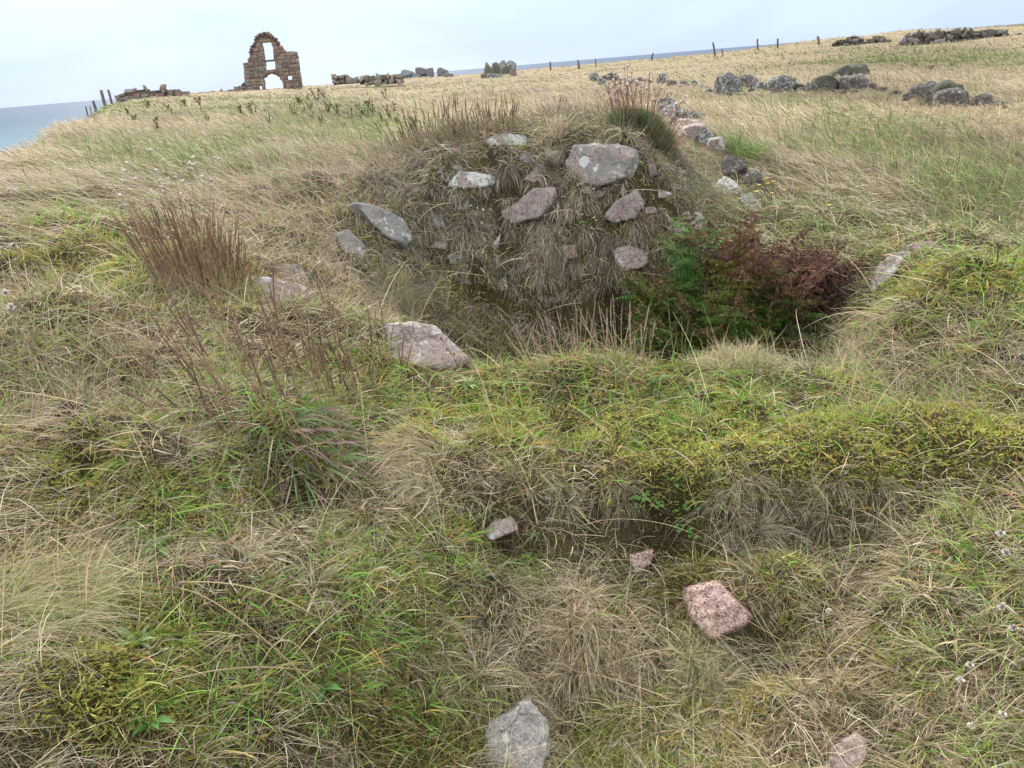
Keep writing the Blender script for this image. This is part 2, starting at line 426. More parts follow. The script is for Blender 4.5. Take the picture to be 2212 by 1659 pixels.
# ------------------------------------------------------------------ vegetation zones
BRUSH = {
    'green': [(2080, 600, 130, 50, .9), (1000, 860, 160, 50, .8), (1650, 900, 200, 60, .7), (480, 800, 90, 60, .8), (700, 900, 120, 40, .7), (250, 600, 120, 40, .7), (980, 1200, 100, 60, .5), (250, 1350, 120, 80, .5), (1150, 830, 230, 75, 1.3), (1330, 900, 190, 90, .8), (1450, 850, 180, 60, .6), (800, 830, 150, 70, .9), (400, 1500, 230, 130, .7), (2110, 1290, 100, 150, 2.0),
              (2170, 1630, 110, 70, 1.2), (1850, 850, 150, 50, .7), (880, 1250, 300, 120, .4), (600, 1420, 230, 150, .4), (330, 1180, 60, 50, .8), (1150, 1180, 70, 50, .9),
              (1440, 1060, 90, 40, .9), (560, 930, 130, 60, .6), (150, 480, 140, 50, .9), (900, 620, 60, 50, .6), (1420, 830, 100, 60, .6), (2150, 650, 100, 90, .9), (1300, 480, 70, 30, .8)],
    'moss': [(1850, 1010, 200, 40, 1.2), (1500, 950, 200, 50, .8), (2120, 960, 70, 70, 1.0), (90, 560, 100, 40, .8), (430, 1050, 120, 40, .6), (1750, 1350, 110, 60, .7), (1480, 1300, 60, 90, 1.0), (850, 1560, 110, 60, .6), (400, 1350, 100, 50, .6), (1930, 930, 170, 60, 2.6), (1120, 905, 190, 50, 1.3), (240, 1040, 110, 60, 1.6), (170, 1500, 130, 90, 3.0), (1400, 1000, 240, 45, 1.0), (1650, 1055, 150, 45, 1.4),
             (720, 1010, 70, 60, .9), (1560, 1250, 110, 110, 1.2), (960, 1610, 110, 60, 2.0), (250, 640, 170, 80, 1.0), (2060, 610, 90, 30, 2.0), (800, 470, 70, 40, 1.2), (1100, 640, 120, 60, .8),
             (1350, 480, 130, 60, .7), (480, 660, 60, 30, 1.2), (2150, 870, 90, 40, 1.2), (980, 500, 60, 60, .8), (640, 1060, 70, 40, .6), (1330, 1560, 160, 70, 1.0)],
    'thatch': [(1250, 1450, 230, 130, 1.5), (1660, 1240, 130, 110, 1.4), (1060, 1050, 180, 60, 1.2), (700, 1150, 220, 120, .5), (1900, 1500, 280, 180, .9), (1560, 1430, 110, 60, 1.2), (550, 1200, 60, 40, 1.0)],
    'grey': [(2120, 720, 150, 60, .8), (940, 660, 120, 50, 1.0), (1080, 700, 150, 35, .6), (670, 450, 130, 120, 2.6), (100, 780, 200, 150, 1.3), (2000, 790, 220, 90, 1.0), (820, 380, 120, 60, 1.0), (330, 760, 150, 90, .7), (1500, 440, 70, 80, .8), (700, 650, 120, 80, .8)],
    'bare': [(1100, 1178, 55, 22, 2.5), (1700, 1125, 130, 34, 2.5), (1480, 1145, 110, 34, 2.0), (1300, 1135, 80, 25, 1.0), (650, 1085, 70, 45, 1.3), (1330, 665, 140, 35, 2.0), (1610, 1378, 60, 22, 2.5), (1880, 1570, 80, 70, 1.2), (200, 1005, 16, 12, 3), (1200, 1580, 35, 40, 1.5)],
    'mound': [(960, 640, 130, 50, 1.0), (1120, 690, 160, 35, .7), (1400, 420, 60, 80, .8), (1050, 540, 210, 150, 1.3), (1330, 480, 140, 140, 1.3), (880, 470, 110, 110, 1.0), (1450, 520, 80, 70, .9), (1060, 660, 160, 50, .8)],
    'top': [(900, 320, 90, 40, .8), (980, 275, 160, 40, 1.0), (1200, 265, 170, 30, 1.0), (1350, 290, 80, 30, .8)],
    'tan': [(520, 800, 120, 90, .35), (40, 1150, 130, 230, 1.4), (60, 1400, 120, 130, .9), (100, 460, 150, 80, 1.2), (470, 480, 60, 60, .5)],
    'dull': [(2020, 125, 230, 26, 1.3), (1850, 212, 260, 16, .8), (1950, 300, 150, 28, .9), (1700, 150, 160, 10, .4), (2150, 360, 120, 60, .8), (2100, 470, 110, 35, .6), (330, 255, 90, 14, .5), (640, 255, 120, 22, .6), (760, 250, 100, 25, .7), (250, 330, 90, 30, .4)],
    'lush': [(1830, 258, 60, 18, 1.4), (1905, 312, 70, 24, 1.6), (2000, 350, 80, 30, 1.6), (2110, 410, 80, 40, 1.6), (2195, 455, 60, 40, 1.6), (1560, 470, 50, 40, 1.0), (560, 235, 180, 16, .8), (380, 345, 190, 38, 1.2), (180, 330, 60, 14, .6), (620, 375, 60, 16, .6), (720, 300, 170, 45, .6), (1900, 300, 150, 30, 1.2), (2120, 400, 120, 55, 1.6), (1750, 500, 160, 60, .8), (1900, 125, 200, 10, .7),
             (2150, 130, 120, 14, .9), (1760, 555, 130, 45, 1.6), (1680, 230, 120, 14, .5), (2180, 470, 120, 40, .9), (250, 235, 90, 10, .8), (1600, 330, 40, 25, .8), (1520, 460, 70, 70, 1.0)],
}


def zones(x, y):
    z = hgt(x, y)
    px, py = project(np.stack([x, y, z], -1))
    r = np.hypot(x, y)
    W = {}
    for k, L in BRUSH.items():
        s = 0
        for bx, by, rx, ry, a in L:
            s = s + a * np.exp(-.5 * (((px - bx) / rx) ** 2 + ((py - by) / ry) ** 2) * 1.6)
        W[k] = s
    n1 = fbm(x * 2.2, y * 2.2, 41, 3); n2 = fbm(x * 6, y * 6, 47, 3); n3 = fbm(x * 3.1, y * 3.1, 53, 3)
    nearw = sstep(6.6, 4.2, r); m = np.clip(W['mound'], 0, 1)
    fld = (1 - nearw) * (1 - np.clip(W['mound'] * 1.5 + W['top'], 0, 1))
    bare = np.exp(-1.6 * W['bare'])
    o = {}
    o['thatch'] = (nearw * (.75 + .9 * n1) + W['thatch'] * .8 + .35 * W['top']) * (1 - .5 * m) * bare * np.exp(-.75 * W['moss'] - .45 * W['green'])
    o['green'] = (nearw * (.30 + 1.1 * n3) * (1 - .6 * m) + 1.35 * W['green'] + .25 * W['top']) * bare * np.exp(-.25 * W['moss']) * np.clip(.75 + 1.6 * n2, .1, 2)
    o['moss'] = (nearw * (.25 + 1.3 * n2) + W['moss'] * (.9 + .9 * n2) + m * (.30 - 1.2 * n3)) * bare
    o['grey'] = nearw * np.clip(.05 + .5 * n3, 0, 1) * .3 + W['grey'] * (.7 + n2) * bare + W['top'] * 1.3
    o['hang'] = m * np.clip(.95 + 1.4 * n2 + 1.0 * n3, 0.1, 2) * bare
    o['tan'] = fld * (1.0 + .5 * n1) * np.exp(-.75 * W['lush']) + W['tan'] * .8
    o['dull'] = W['dull']; o['mossw'] = W['moss']; o['barew'] = W['bare']
    o['litter'] = nearw * (.35 + W['bare'] * 1.2 + .8 * n3)
    o['lush'] = fld * np.clip(.10 + .8 * fbm(x * .7, y * .7, 61, 3) + .3 * n1, 0, 1) * .55 + W['lush'] * 1.9 * np.clip(.7 + 1.2 * n1, 0.1, 2) * (1 - m)
    return {k: np.clip(v, 0, 3) for k, v in o.items()}


def sample(n, r0, r1, az=(-72, 72), seed=0, p=0.0):
    """ground places spread evenly by bearing and by the logarithm of the distance"""
    g = np.random.default_rng(seed)
    n = int(n * (1.5 if az[1] > 60 else 1))
    a = np.radians(g.uniform(az[0], az[1], n))
    u = g.uniform(0, 1, n)
    l = math.log(r0) + (math.log(r1) - math.log(r0)) * (u ** (1 + p))
    r = np.exp(l)
    x, y = r * np.sin(a), r * np.cos(a)
    k = np.log(np.maximum(hgt(x, y), -20) + 20.01) > math.log(20 + EZ - 5)      # not down the cliff
    ia, ir, fa, fr = _cell(x, y)
    k &= r < GC[ia, ir] + 1.6
    return x[k], y[k], g


PALE = np.array([1.22, 1.21, 1.23])


def pick(pal, n, g, jit=.16):
    """n colours out of a weighted palette, each a little off"""
    wts = np.array([q[0] for q in pal], float); wts /= wts.sum()
    c = np.array([q[1:] for q in pal], float)[g.choice(len(pal), n, p=wts)]
    c = c * (1 + jit * g.standard_normal((n, 1))) * (1 + .06 * g.standard_normal((n, 3)))
    c = (c * .92 + .08 * c.mean(1, keepdims=True)) * PALE
    return np.clip(c, .006, .9)


def strands(root, d0, L, Wd, cb, ct, S=4, droop=0.0, curl=0.0, g=None, clamp=0.003, flat=1.0, wob=0.0):
    """bent tapering leaf strips: points, quads, colours"""
    n = len(root)
    def A(v): return np.broadcast_to(np.asarray(v, float), (n,)).copy()
    L, Wd, droop, curl = A(L), A(Wd), A(droop), A(curl)
    d = d0 / np.linalg.norm(d0, axis=1, keepdims=True)
    p = root.copy(); pts = [p.copy()]; dirs = [d.copy()]
    st = (L / S)[:, None]
    for s in range(S):
        ax = np.stack([np.zeros(n), np.zeros(n), -np.ones(n)], -1)
        d = d + ax * (droop / S)[:, None]
        side = np.stack([-d[:, 1], d[:, 0], np.zeros(n)], -1)
        d = d + side * (curl / S)[:, None]
        if wob: d = d + g.standard_normal((n, 3)) * wob / S
        d /= np.linalg.norm(d, axis=1, keepdims=True)
        p = p + d * st
        if clamp is not None:
            p[:, 2] = np.maximum(p[:, 2], hgt(p[:, 0], p[:, 1]) + clamp)
        pts.append(p.copy()); dirs.append(d.copy())
    ph = g.uniform(0, 2 * np.pi, n)
    rnd = np.stack([np.cos(ph), np.sin(ph), g.uniform(-.4, .4, n) * flat], -1)
    V = np.empty((n, S + 1, 2, 3)); C = np.empty((n, S + 1, 2, 3))
    for s in range(S + 1):
        t = s / S
        wv = np.cross(dirs[s], rnd); wv /= np.maximum(np.linalg.norm(wv, axis=1, keepdims=True), 1e-6)
        ww = Wd * (1 - t ** 2.2 * .88) * .5
        V[:, s, 0] = pts[s] + wv * ww[:, None]; V[:, s, 1] = pts[s] - wv * ww[:, None]
        C[:, s] = (cb + (ct - cb) * t)[:, None, :]
    base = np.arange(n)[:, None] * (2 * (S + 1)) + np.arange(S)[None] * 2
    F = np.stack([base, base + 1, base + 3, base + 2], -1).reshape(-1, 4)
    return V.reshape(-1, 3), F, C.reshape(-1, 3)


class Acc:
    def __init__(s): s.V, s.F, s.C, s.n = [], [], [], 0
    def add(s, vfc):
        V, F, C = vfc
        s.V.append(V); s.F.append(F + s.n); s.C.append(C); s.n += len(V); return s
    def build(s, name, mat, parent=None, smooth=False):
        return mesh_np(name, np.concatenate(s.V), np.concatenate(s.F), None, mat, np.concatenate(s.C), smooth=smooth, parent=parent)


def roots_of(kind, n, r0, r1, seed, p=0.0, thr=1.0, az=(-72, 72)):
    x, y, g = sample(n, r0, r1, az, seed=seed, p=p)
    k = g.uniform(0, thr, len(x)) < zones(x, y)[kind]
    x, y = x[k], y[k]
    P = np.stack([x, y, hgt(x, y) - .004], -1)
    k = np.ones(len(x), bool)
    for (ox, oy, R_, keep) in KEEP_DISC:
        k &= ((x - ox) ** 2 + (y - oy) ** 2 > R_ * R_) | (g.uniform(0, 1, len(x)) < keep)
    for (O, X, Y, Z, n2, ds, sz, keep) in KEEP_CLEAR:
        q = P - O
        c = np.nonzero((np.abs(q[:, 0]) < sz * 2) & (np.abs(q[:, 1]) < sz * 2))[0]
        if not len(c): continue
        q = q[c]; zc = sz if keep < 2 else .3 * sz; lx = q @ X; ly = q @ Y; lz = q @ Z
        ins = np.all(lx[:, None] * n2[None, :, 0] + ly[:, None] * n2[None, :, 1] < ds[None], 1) & (np.abs(lz) < zc)
        k[c[ins & (g.uniform(0, 1, len(c)) > keep % 2)]] = False
    x, y = x[k], y[k]
    P = np.stack([x, y, hgt(x, y) - .004], -1)
    return P, nrm(x, y), np.hypot(x, y), g


def tufts(P, N, g, size, pull=.55):
    """draw roots together into tufts and give each blade an outward lean"""
    i = np.floor(P[:, 0] / size); j = np.floor(P[:, 1] / size)
    cx = (i + .5 + .45 * 2 * (_hash(i, j, 5) - .5)) * size; cy = (j + .5 + .45 * 2 * (_hash(i, j, 6) - .5)) * size
    o = np.stack([P[:, 0] - cx, P[:, 1] - cy, np.zeros(len(P))], -1)
    Q = P - o * pull
    Q[:, 2] = hgt(Q[:, 0], Q[:, 1]) - .004
    big = _hash(i, j, 7)
    return Q, o / size * 1.6, big


KEEP_DISC = []
KEEP_CLEAR = []          # stones add themselves here, so that grass does not grow through them


def pxw(r, mult, lo):
    return np.maximum(lo, mult * r * 1.05 / 769)


WIND = np.array([-.75, -.25, 0.0])


def hor(n, g, k=1.0):
    a = g.uniform(0, 2 * np.pi, n)
    return np.stack([np.cos(a), np.sin(a), np.zeros(n)], -1) * k


def build_grass():
    Q = GRASS_Q
    # dead, matted grass of the near banks
    acc = Acc()
    for (n, r0, r1, sd) in ((int(125000 * Q), .6, 3.3, 101), (int(75000 * Q), 3.3, 8.5, 102)):
        P, N, r, g = roots_of('thatch', n, r0, r1, sd)
        m = len(P)
        P, out, big = tufts(P, N, g, .10 if sd == 101 else .16, .5)
        tuft = hor(m, g, .5) + out
        q = fbm(P[:, 0] * 5, P[:, 1] * 5, 71, 2) * 5
        flow = np.stack([np.cos(q), np.sin(q), np.zeros(m)], -1)
        d0 = N * .55 + tuft + flow * .75 + WIND * .25 + np.array([0, 0, .15])
        cb = pick([(3.5, .36, .285, .175), (3, .27, .22, .15), (3.6, .56, .465, .31), (2.4, .14, .10, .06), (1.2, .24, .27, .08), (2.4, .54, .48, .37), (.7, .13, .075, .05)], m, g)
        acc.add(strands(P, d0, g.uniform(.045, .14, m) * (.8 + .06 * r) * (.6 + .8 * big), pxw(r, .42, .0011) * np.clip(g.lognormal(.05, .42, m), .5, 3), cb, cb * 1.08, 4, g.uniform(.3, 1.6, m), g.normal(0, 1.3, m), g, .002, wob=.7))
    # springier dead blades standing up and arching over
    P, N, r, g = roots_of('thatch', int(50000 * Q), .75, 6.5, 103)
    m = len(P)
    cb = pick([(4, .40, .325, .20), (4, .60, .50, .33), (1, .26, .29, .09), (2, .30, .25, .17)], m, g)
    P, out, big = tufts(P, N, g, .13, .7)
    acc.add(strands(P, N * .9 + hor(m, g, .3) + out * .9 + WIND * .3, g.uniform(.08, .22, m), pxw(r, .45, .0012) * g.uniform(.8, 1.3, m), cb, cb * 1.1, 5, g.uniform(.8, 2.4, m), g.normal(0, .8, m), g, .003, wob=.35))
    P, N, r, g = roots_of('thatch', int(22000 * Q), .8, 6.0, 107)
    m = len(P)
    cb = pick([(3, .50, .41, .27), (3, .30, .23, .14), (1, .16, .11, .07), (1, .40, .22, .10)], m, g)
    acc.add(strands(P, N * .5 + hor(m, g, 1.0), g.uniform(.03, .10, m), g.uniform(.0025, .0052, m), cb, cb * 1.1, 5, g.uniform(0, 2.2, m), g.normal(0, 1.4, m), g, .003, wob=.6))
    tag(acc.build('dead_grass', M_BLADE), 'matted dead tan grass over the near banks', 'grass', kind='stuff')
    # broken bits of dead stem lying on the bare soil
    acc = Acc()
    P, N, r, g = roots_of('litter', int(150000 * Q), .8, 6.5, 105)
    m = len(P)
    cb = pick([(4, .24, .19, .125), (3, .13, .095, .06), (2, .40, .33, .22), (1, .15, .13, .05)], m, g, .25)
    acc.add(strands(P + N * .006, N * .25 + hor(m, g, 1.0), g.uniform(.01, .05, m), pxw(r, .4, .0012) * g.uniform(.7, 1.5, m), cb, cb * 1.1, 3, .3, g.normal(0, 1.5, m), g, .003, wob=.6))
    tag(acc.build('plant_litter', M_BLADE), 'short bits of dead stem littering the bare soil', 'litter', kind='stuff')
    # single long pale stems leaning through everything
    acc = Acc()
    x, y, g = sample(int(900 * Q), 1.3, 5.5, seed=106)
    m = len(x); P = np.stack([x, y, hgt(x, y) - .004], -1); N = nrm(x, y); r = np.hypot(x, y)
    cb = pick([(3, .56, .45, .28), (2, .48, .36, .20), (1, .40, .33, .24)], m, g)
    acc.add(strands(P, N * .5 + hor(m, g, .6) + WIND * .7 + np.array([0, 0, .25]), g.uniform(.16, .42, m), pxw(r, .6, .0016), cb, cb * 1.1, 8, g.uniform(.1, 1.2, m), g.normal(0, .4, m), g, .006, wob=.1))
    tag(acc.build('straw_stems', M_BLADE), 'long pale dead grass stems leaning over the turf', 'grass', kind='stuff')
    # short green turf
    acc = Acc()
    for (n, r0, r1, sd) in ((int(90000 * Q), .6, 3.4, 111), (int(60000 * Q), 3.4, 8.0, 112)):
        P, N, r, g = roots_of('green', n, r0, r1, sd)
        m = len(P)
        P, out, big = tufts(P, N, g, .07, .6)
        lsc = (.6 + .8 * big) * np.where(g.uniform(0, 1, m) < .12, 1.7, 1.0)
        cb = pick([(4, .14, .29, .036), (4, .20, .38, .045), (1.5, .09, .17, .045), (2, .28, .33, .08), (1, .36, .34, .12), (.6, .46, .25, .06)], m, g)
        ct = cb * g.uniform(.95, 1.35, (m, 1)) + np.array([.03, .02, .0])
        acc.add(strands(P, N * .8 + hor(m, g, .35) + out * .8 + WIND * .2, g.uniform(.035, .11, m) * lsc, pxw(r, .5, .0014) * np.clip(g.lognormal(.1, .42, m), .6, 3.2), cb, ct, 4, g.uniform(.2, 1.6, m), g.normal(0, .7, m), g, .003, wob=.3))
    P, N, r, g = roots_of('green', int(16000 * Q), .8, 6.0, 113)
    m = len(P)
    cb = pick([(4, .13, .27, .04), (3, .19, .34, .055), (2, .34, .36, .11), (1, .48, .30, .08), (1.5, .40, .33, .2)], m, g)
    acc.add(strands(P, N * .7 + hor(m, g, .8), g.uniform(.05, .12, m), g.uniform(.003, .0062, m), cb, cb * 1.15, 5, g.uniform(.6, 2.2, m), g.normal(0, .5, m), g, .004, wob=.2))
    tag(acc.build('green_grass', M_BLADE), 'short green grass growing through the dead turf', 'grass', kind='stuff')
    # moss: little leafy sprigs
    acc = Acc()
    for (n, r0, r1, sd, sc) in ((int(330000 * Q), .8, 3.6, 121, 1.0), (int(120000 * Q), 3.6, 7.0, 122, 1.7)):
        P, N, r, g = roots_of('moss', n, r0, r1, sd, thr=1.1)
        m = len(P)
        P, out, big = tufts(P, N, g, .035 * sc, .25)
        P = P + N * (.004 + g.uniform(0, .016, m)[:, None] * sc * (.4 + 1.2 * big[:, None]))
        tone = np.clip(fbm(P[:, 0] * 2.5, P[:, 1] * 2.5, 83, 2) + .5 + .15 * g.standard_normal(m), 0, 1)[:, None]
        px, py = project(P)
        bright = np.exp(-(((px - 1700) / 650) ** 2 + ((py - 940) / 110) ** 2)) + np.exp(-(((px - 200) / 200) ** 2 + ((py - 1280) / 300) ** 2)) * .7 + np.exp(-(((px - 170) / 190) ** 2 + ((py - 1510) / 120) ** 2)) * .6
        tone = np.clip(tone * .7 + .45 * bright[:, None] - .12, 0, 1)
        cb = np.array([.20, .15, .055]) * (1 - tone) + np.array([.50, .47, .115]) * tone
        cb = np.clip(cb * (1 + .22 * g.standard_normal((m, 1))), .02, .8)
        gg = (g.uniform(0, 1, (m, 1)) < .22)
        cb = np.where(gg, cb * np.array([.66, .86, .7]), cb)
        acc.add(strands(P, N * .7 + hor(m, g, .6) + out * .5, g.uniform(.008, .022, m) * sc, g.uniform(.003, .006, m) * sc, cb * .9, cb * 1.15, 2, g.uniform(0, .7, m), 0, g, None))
    tag(acc.build('moss', M_MOSS), 'yellow green moss cushions spread over the banks', 'moss', kind='stuff')
    # grey brown dead stems, upright and fine
    acc = Acc()
    P, N, r, g = roots_of('grey', int(90000 * Q), 1.0, 9.0, 131)
    m = len(P)
    cb = pick([(4, .27, .21, .15), (3, .34, .27, .19), (2, .20, .145, .10), (1, .42, .35, .25), (.6, .2, .21, .08)], m, g)
    px, py = project(P); tp = sum(a * np.exp(-.8 * (((px - bx) / rx) ** 2 + ((py - by) / ry) ** 2)) for bx, by, rx, ry, a in BRUSH['top'])
    cb = cb * (1 - .38 * np.clip(tp, 0, 1))[:, None]
    acc.add(strands(P, N * .7 + np.array([0, 0, .5]) + hor(m, g, .45) + WIND * .35, g.uniform(.08, .24, m), pxw(r, .42, .0011) * g.uniform(.8, 1.3, m), cb, cb * 1.12, 4, g.uniform(0, 1.3, m), g.normal(0, .6, m), g, .003, wob=.3))
    tag(acc.build('withered_grass', M_BLADE), 'grey brown withered grass standing on the hollow rim', 'grass', kind='stuff')
    # dead grass hanging down the face of the mound
    acc = Acc()
    P, N, r, g = roots_of('hang', int(300000 * Q), 3.9, 6.6, 141, thr=1.5, az=(-17, 17))
    m = len(P)
    Pa, oa, ba = tufts(P, N, g, .075, .45); Pb, ob, bb = tufts(P, N, g, .17, .3); w1 = (fbm(P[:, 0] * 3 + P[:, 2] * 2, P[:, 1] * 3, 19, 2) > 0)[:, None]
    P = np.where(w1, Pa, Pb); out = np.where(w1, oa, ob); big = np.where(w1[:, 0], ba, bb)
    q = fbm(P[:, 0] * 7, P[:, 1] * 7 + P[:, 2] * 6, 77, 2)
    cb = pick([(4, .25, .20, .15), (3, .34, .285, .215), (3, .12, .09, .06), (1.4, .15, .18, .05), (1.6, .48, .41, .32)], m, g) * np.clip(1 + .5 * q, .6, 1.5)[:, None]
    toface = np.stack([-P[:, 0], -P[:, 1], np.zeros(m)], -1) / r[:, None]
    acc.add(strands(P, N * .75 + hor(m, g, .5) + out * .5 + toface * .25, g.uniform(.035, .13, m) * (.5 + 1.0 * big), pxw(r, .4, .001) * g.uniform(.8, 1.4, m), cb, cb * 1.1, 4, g.uniform(1.2, 3.0, m), g.normal(0, .6, m), g, .004, wob=.3))
    tag(acc.build('hanging_grass', M_BLADE), 'dead brown grass hanging down the stony mound face', 'grass', kind='stuff')
    # the tall straw of the field
    acc = Acc()
    for (n, r0, r1, sd, S) in ((int(80000 * Q), .9, 7.5, 151, 5), (int(150000 * Q), 7.5, 28, 152, 4), (int(70000 * Q), 28, 150, 153, 3)):
        P, N, r, g = roots_of('tan', n, r0, r1, sd)
        m = len(P)
        lodge = fbm(P[:, 0] * .9, P[:, 1] * .9, 91, 3)
        hue = np.clip(fbm(P[:, 0] * .35, P[:, 1] * .35, 95, 3) + .5, 0, 1)[:, None]
        cb = pick([(4, .50, .40, .265), (4, .60, .50, .35), (2, .40, .32, .22), (1.2, .33, .33, .15), (1.4, .68, .58, .43), (.7, .34, .23, .17)], m, g)
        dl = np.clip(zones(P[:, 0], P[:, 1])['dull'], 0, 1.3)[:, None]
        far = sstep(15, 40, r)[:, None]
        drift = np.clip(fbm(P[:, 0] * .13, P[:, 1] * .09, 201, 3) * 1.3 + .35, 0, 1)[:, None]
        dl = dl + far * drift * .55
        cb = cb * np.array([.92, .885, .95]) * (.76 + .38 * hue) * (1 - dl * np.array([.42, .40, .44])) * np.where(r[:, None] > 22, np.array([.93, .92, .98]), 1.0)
        a = fbm(P[:, 0] * .5, P[:, 1] * .5, 97, 2) * 1.6
        wd = np.stack([-np.cos(a), -.35 * np.ones(m) + np.sin(a), np.zeros(m)], -1)
        d0 = np.array([0, 0, .8]) + wd * (.45 + .9 * np.clip(lodge + .25, 0, 1))[:, None] + hor(m, g, .28)
        Ls = g.uniform(.10, .28, m) * (1 - .35 * np.clip(lodge, 0, 1)) * np.where(r < 3.5, .9, 1)
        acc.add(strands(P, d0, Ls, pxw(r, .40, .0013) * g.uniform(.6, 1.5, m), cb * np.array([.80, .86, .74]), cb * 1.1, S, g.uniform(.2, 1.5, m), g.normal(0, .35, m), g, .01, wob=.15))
    tag(acc.build('straw_grass', M_BLADE), 'tall straw coloured grass leaning in the wind across the field', 'grass', kind='stuff')
    acc = Acc()
    for (n, r0, r1, sd, S) in ((int(30000 * Q), 1.6, 7.5, 161, 5), (int(110000 * Q), 7.5, 90, 162, 4)):
        P, N, r, g = roots_of('lush', n, r0, r1, sd)
        m = len(P)
        cb = pick([(4, .10, .16, .04), (3, .15, .215, .055), (2, .24, .26, .085), (1.5, .09, .13, .045), (1.5, .38, .33, .17)], m, g)
        acc.add(strands(P, np.array([0, 0, .9]) + WIND * .55 + hor(m, g, .4), g.uniform(.11, .27, m), pxw(r, .55, .0016) * g.uniform(.7, 1.5, m), cb, cb * 1.2 + .01, S, g.uniform(.3, 1.6, m), g.normal(0, .4, m), g, .01, wob=.2))
    tag(acc.build('long_green_grass', M_BLADE), 'long green grass in streaks through the straw field', 'grass', kind='stuff')


GRASS_Q = 1.0


def tint_ground():
    me = ground.data; n = len(me.vertices); co = np.empty(n * 3, np.float32); me.vertices.foreach_get('co', co); co = co.reshape(-1, 3)
    c = np.empty(n * 4, np.float32); me.color_attributes['tint'].data.foreach_get('color', c); c = c.reshape(-1, 4)
    z = zones(co[:, 0], co[:, 1]); m = (np.clip(z['mossw'] * .5, 0, .8) * (np.hypot(co[:, 0], co[:, 1]) < 7))[:, None]
    c[:, :3] = c[:, :3] * (1 - m) + np.array([.07, .06, .02]) * m
    d = (np.clip(z['dull'], 0, 1) * .4)[:, None]
    c[:, :3] *= 1 - d
    me.color_attributes['tint'].data.foreach_set('color', c.ravel())


tint_ground()
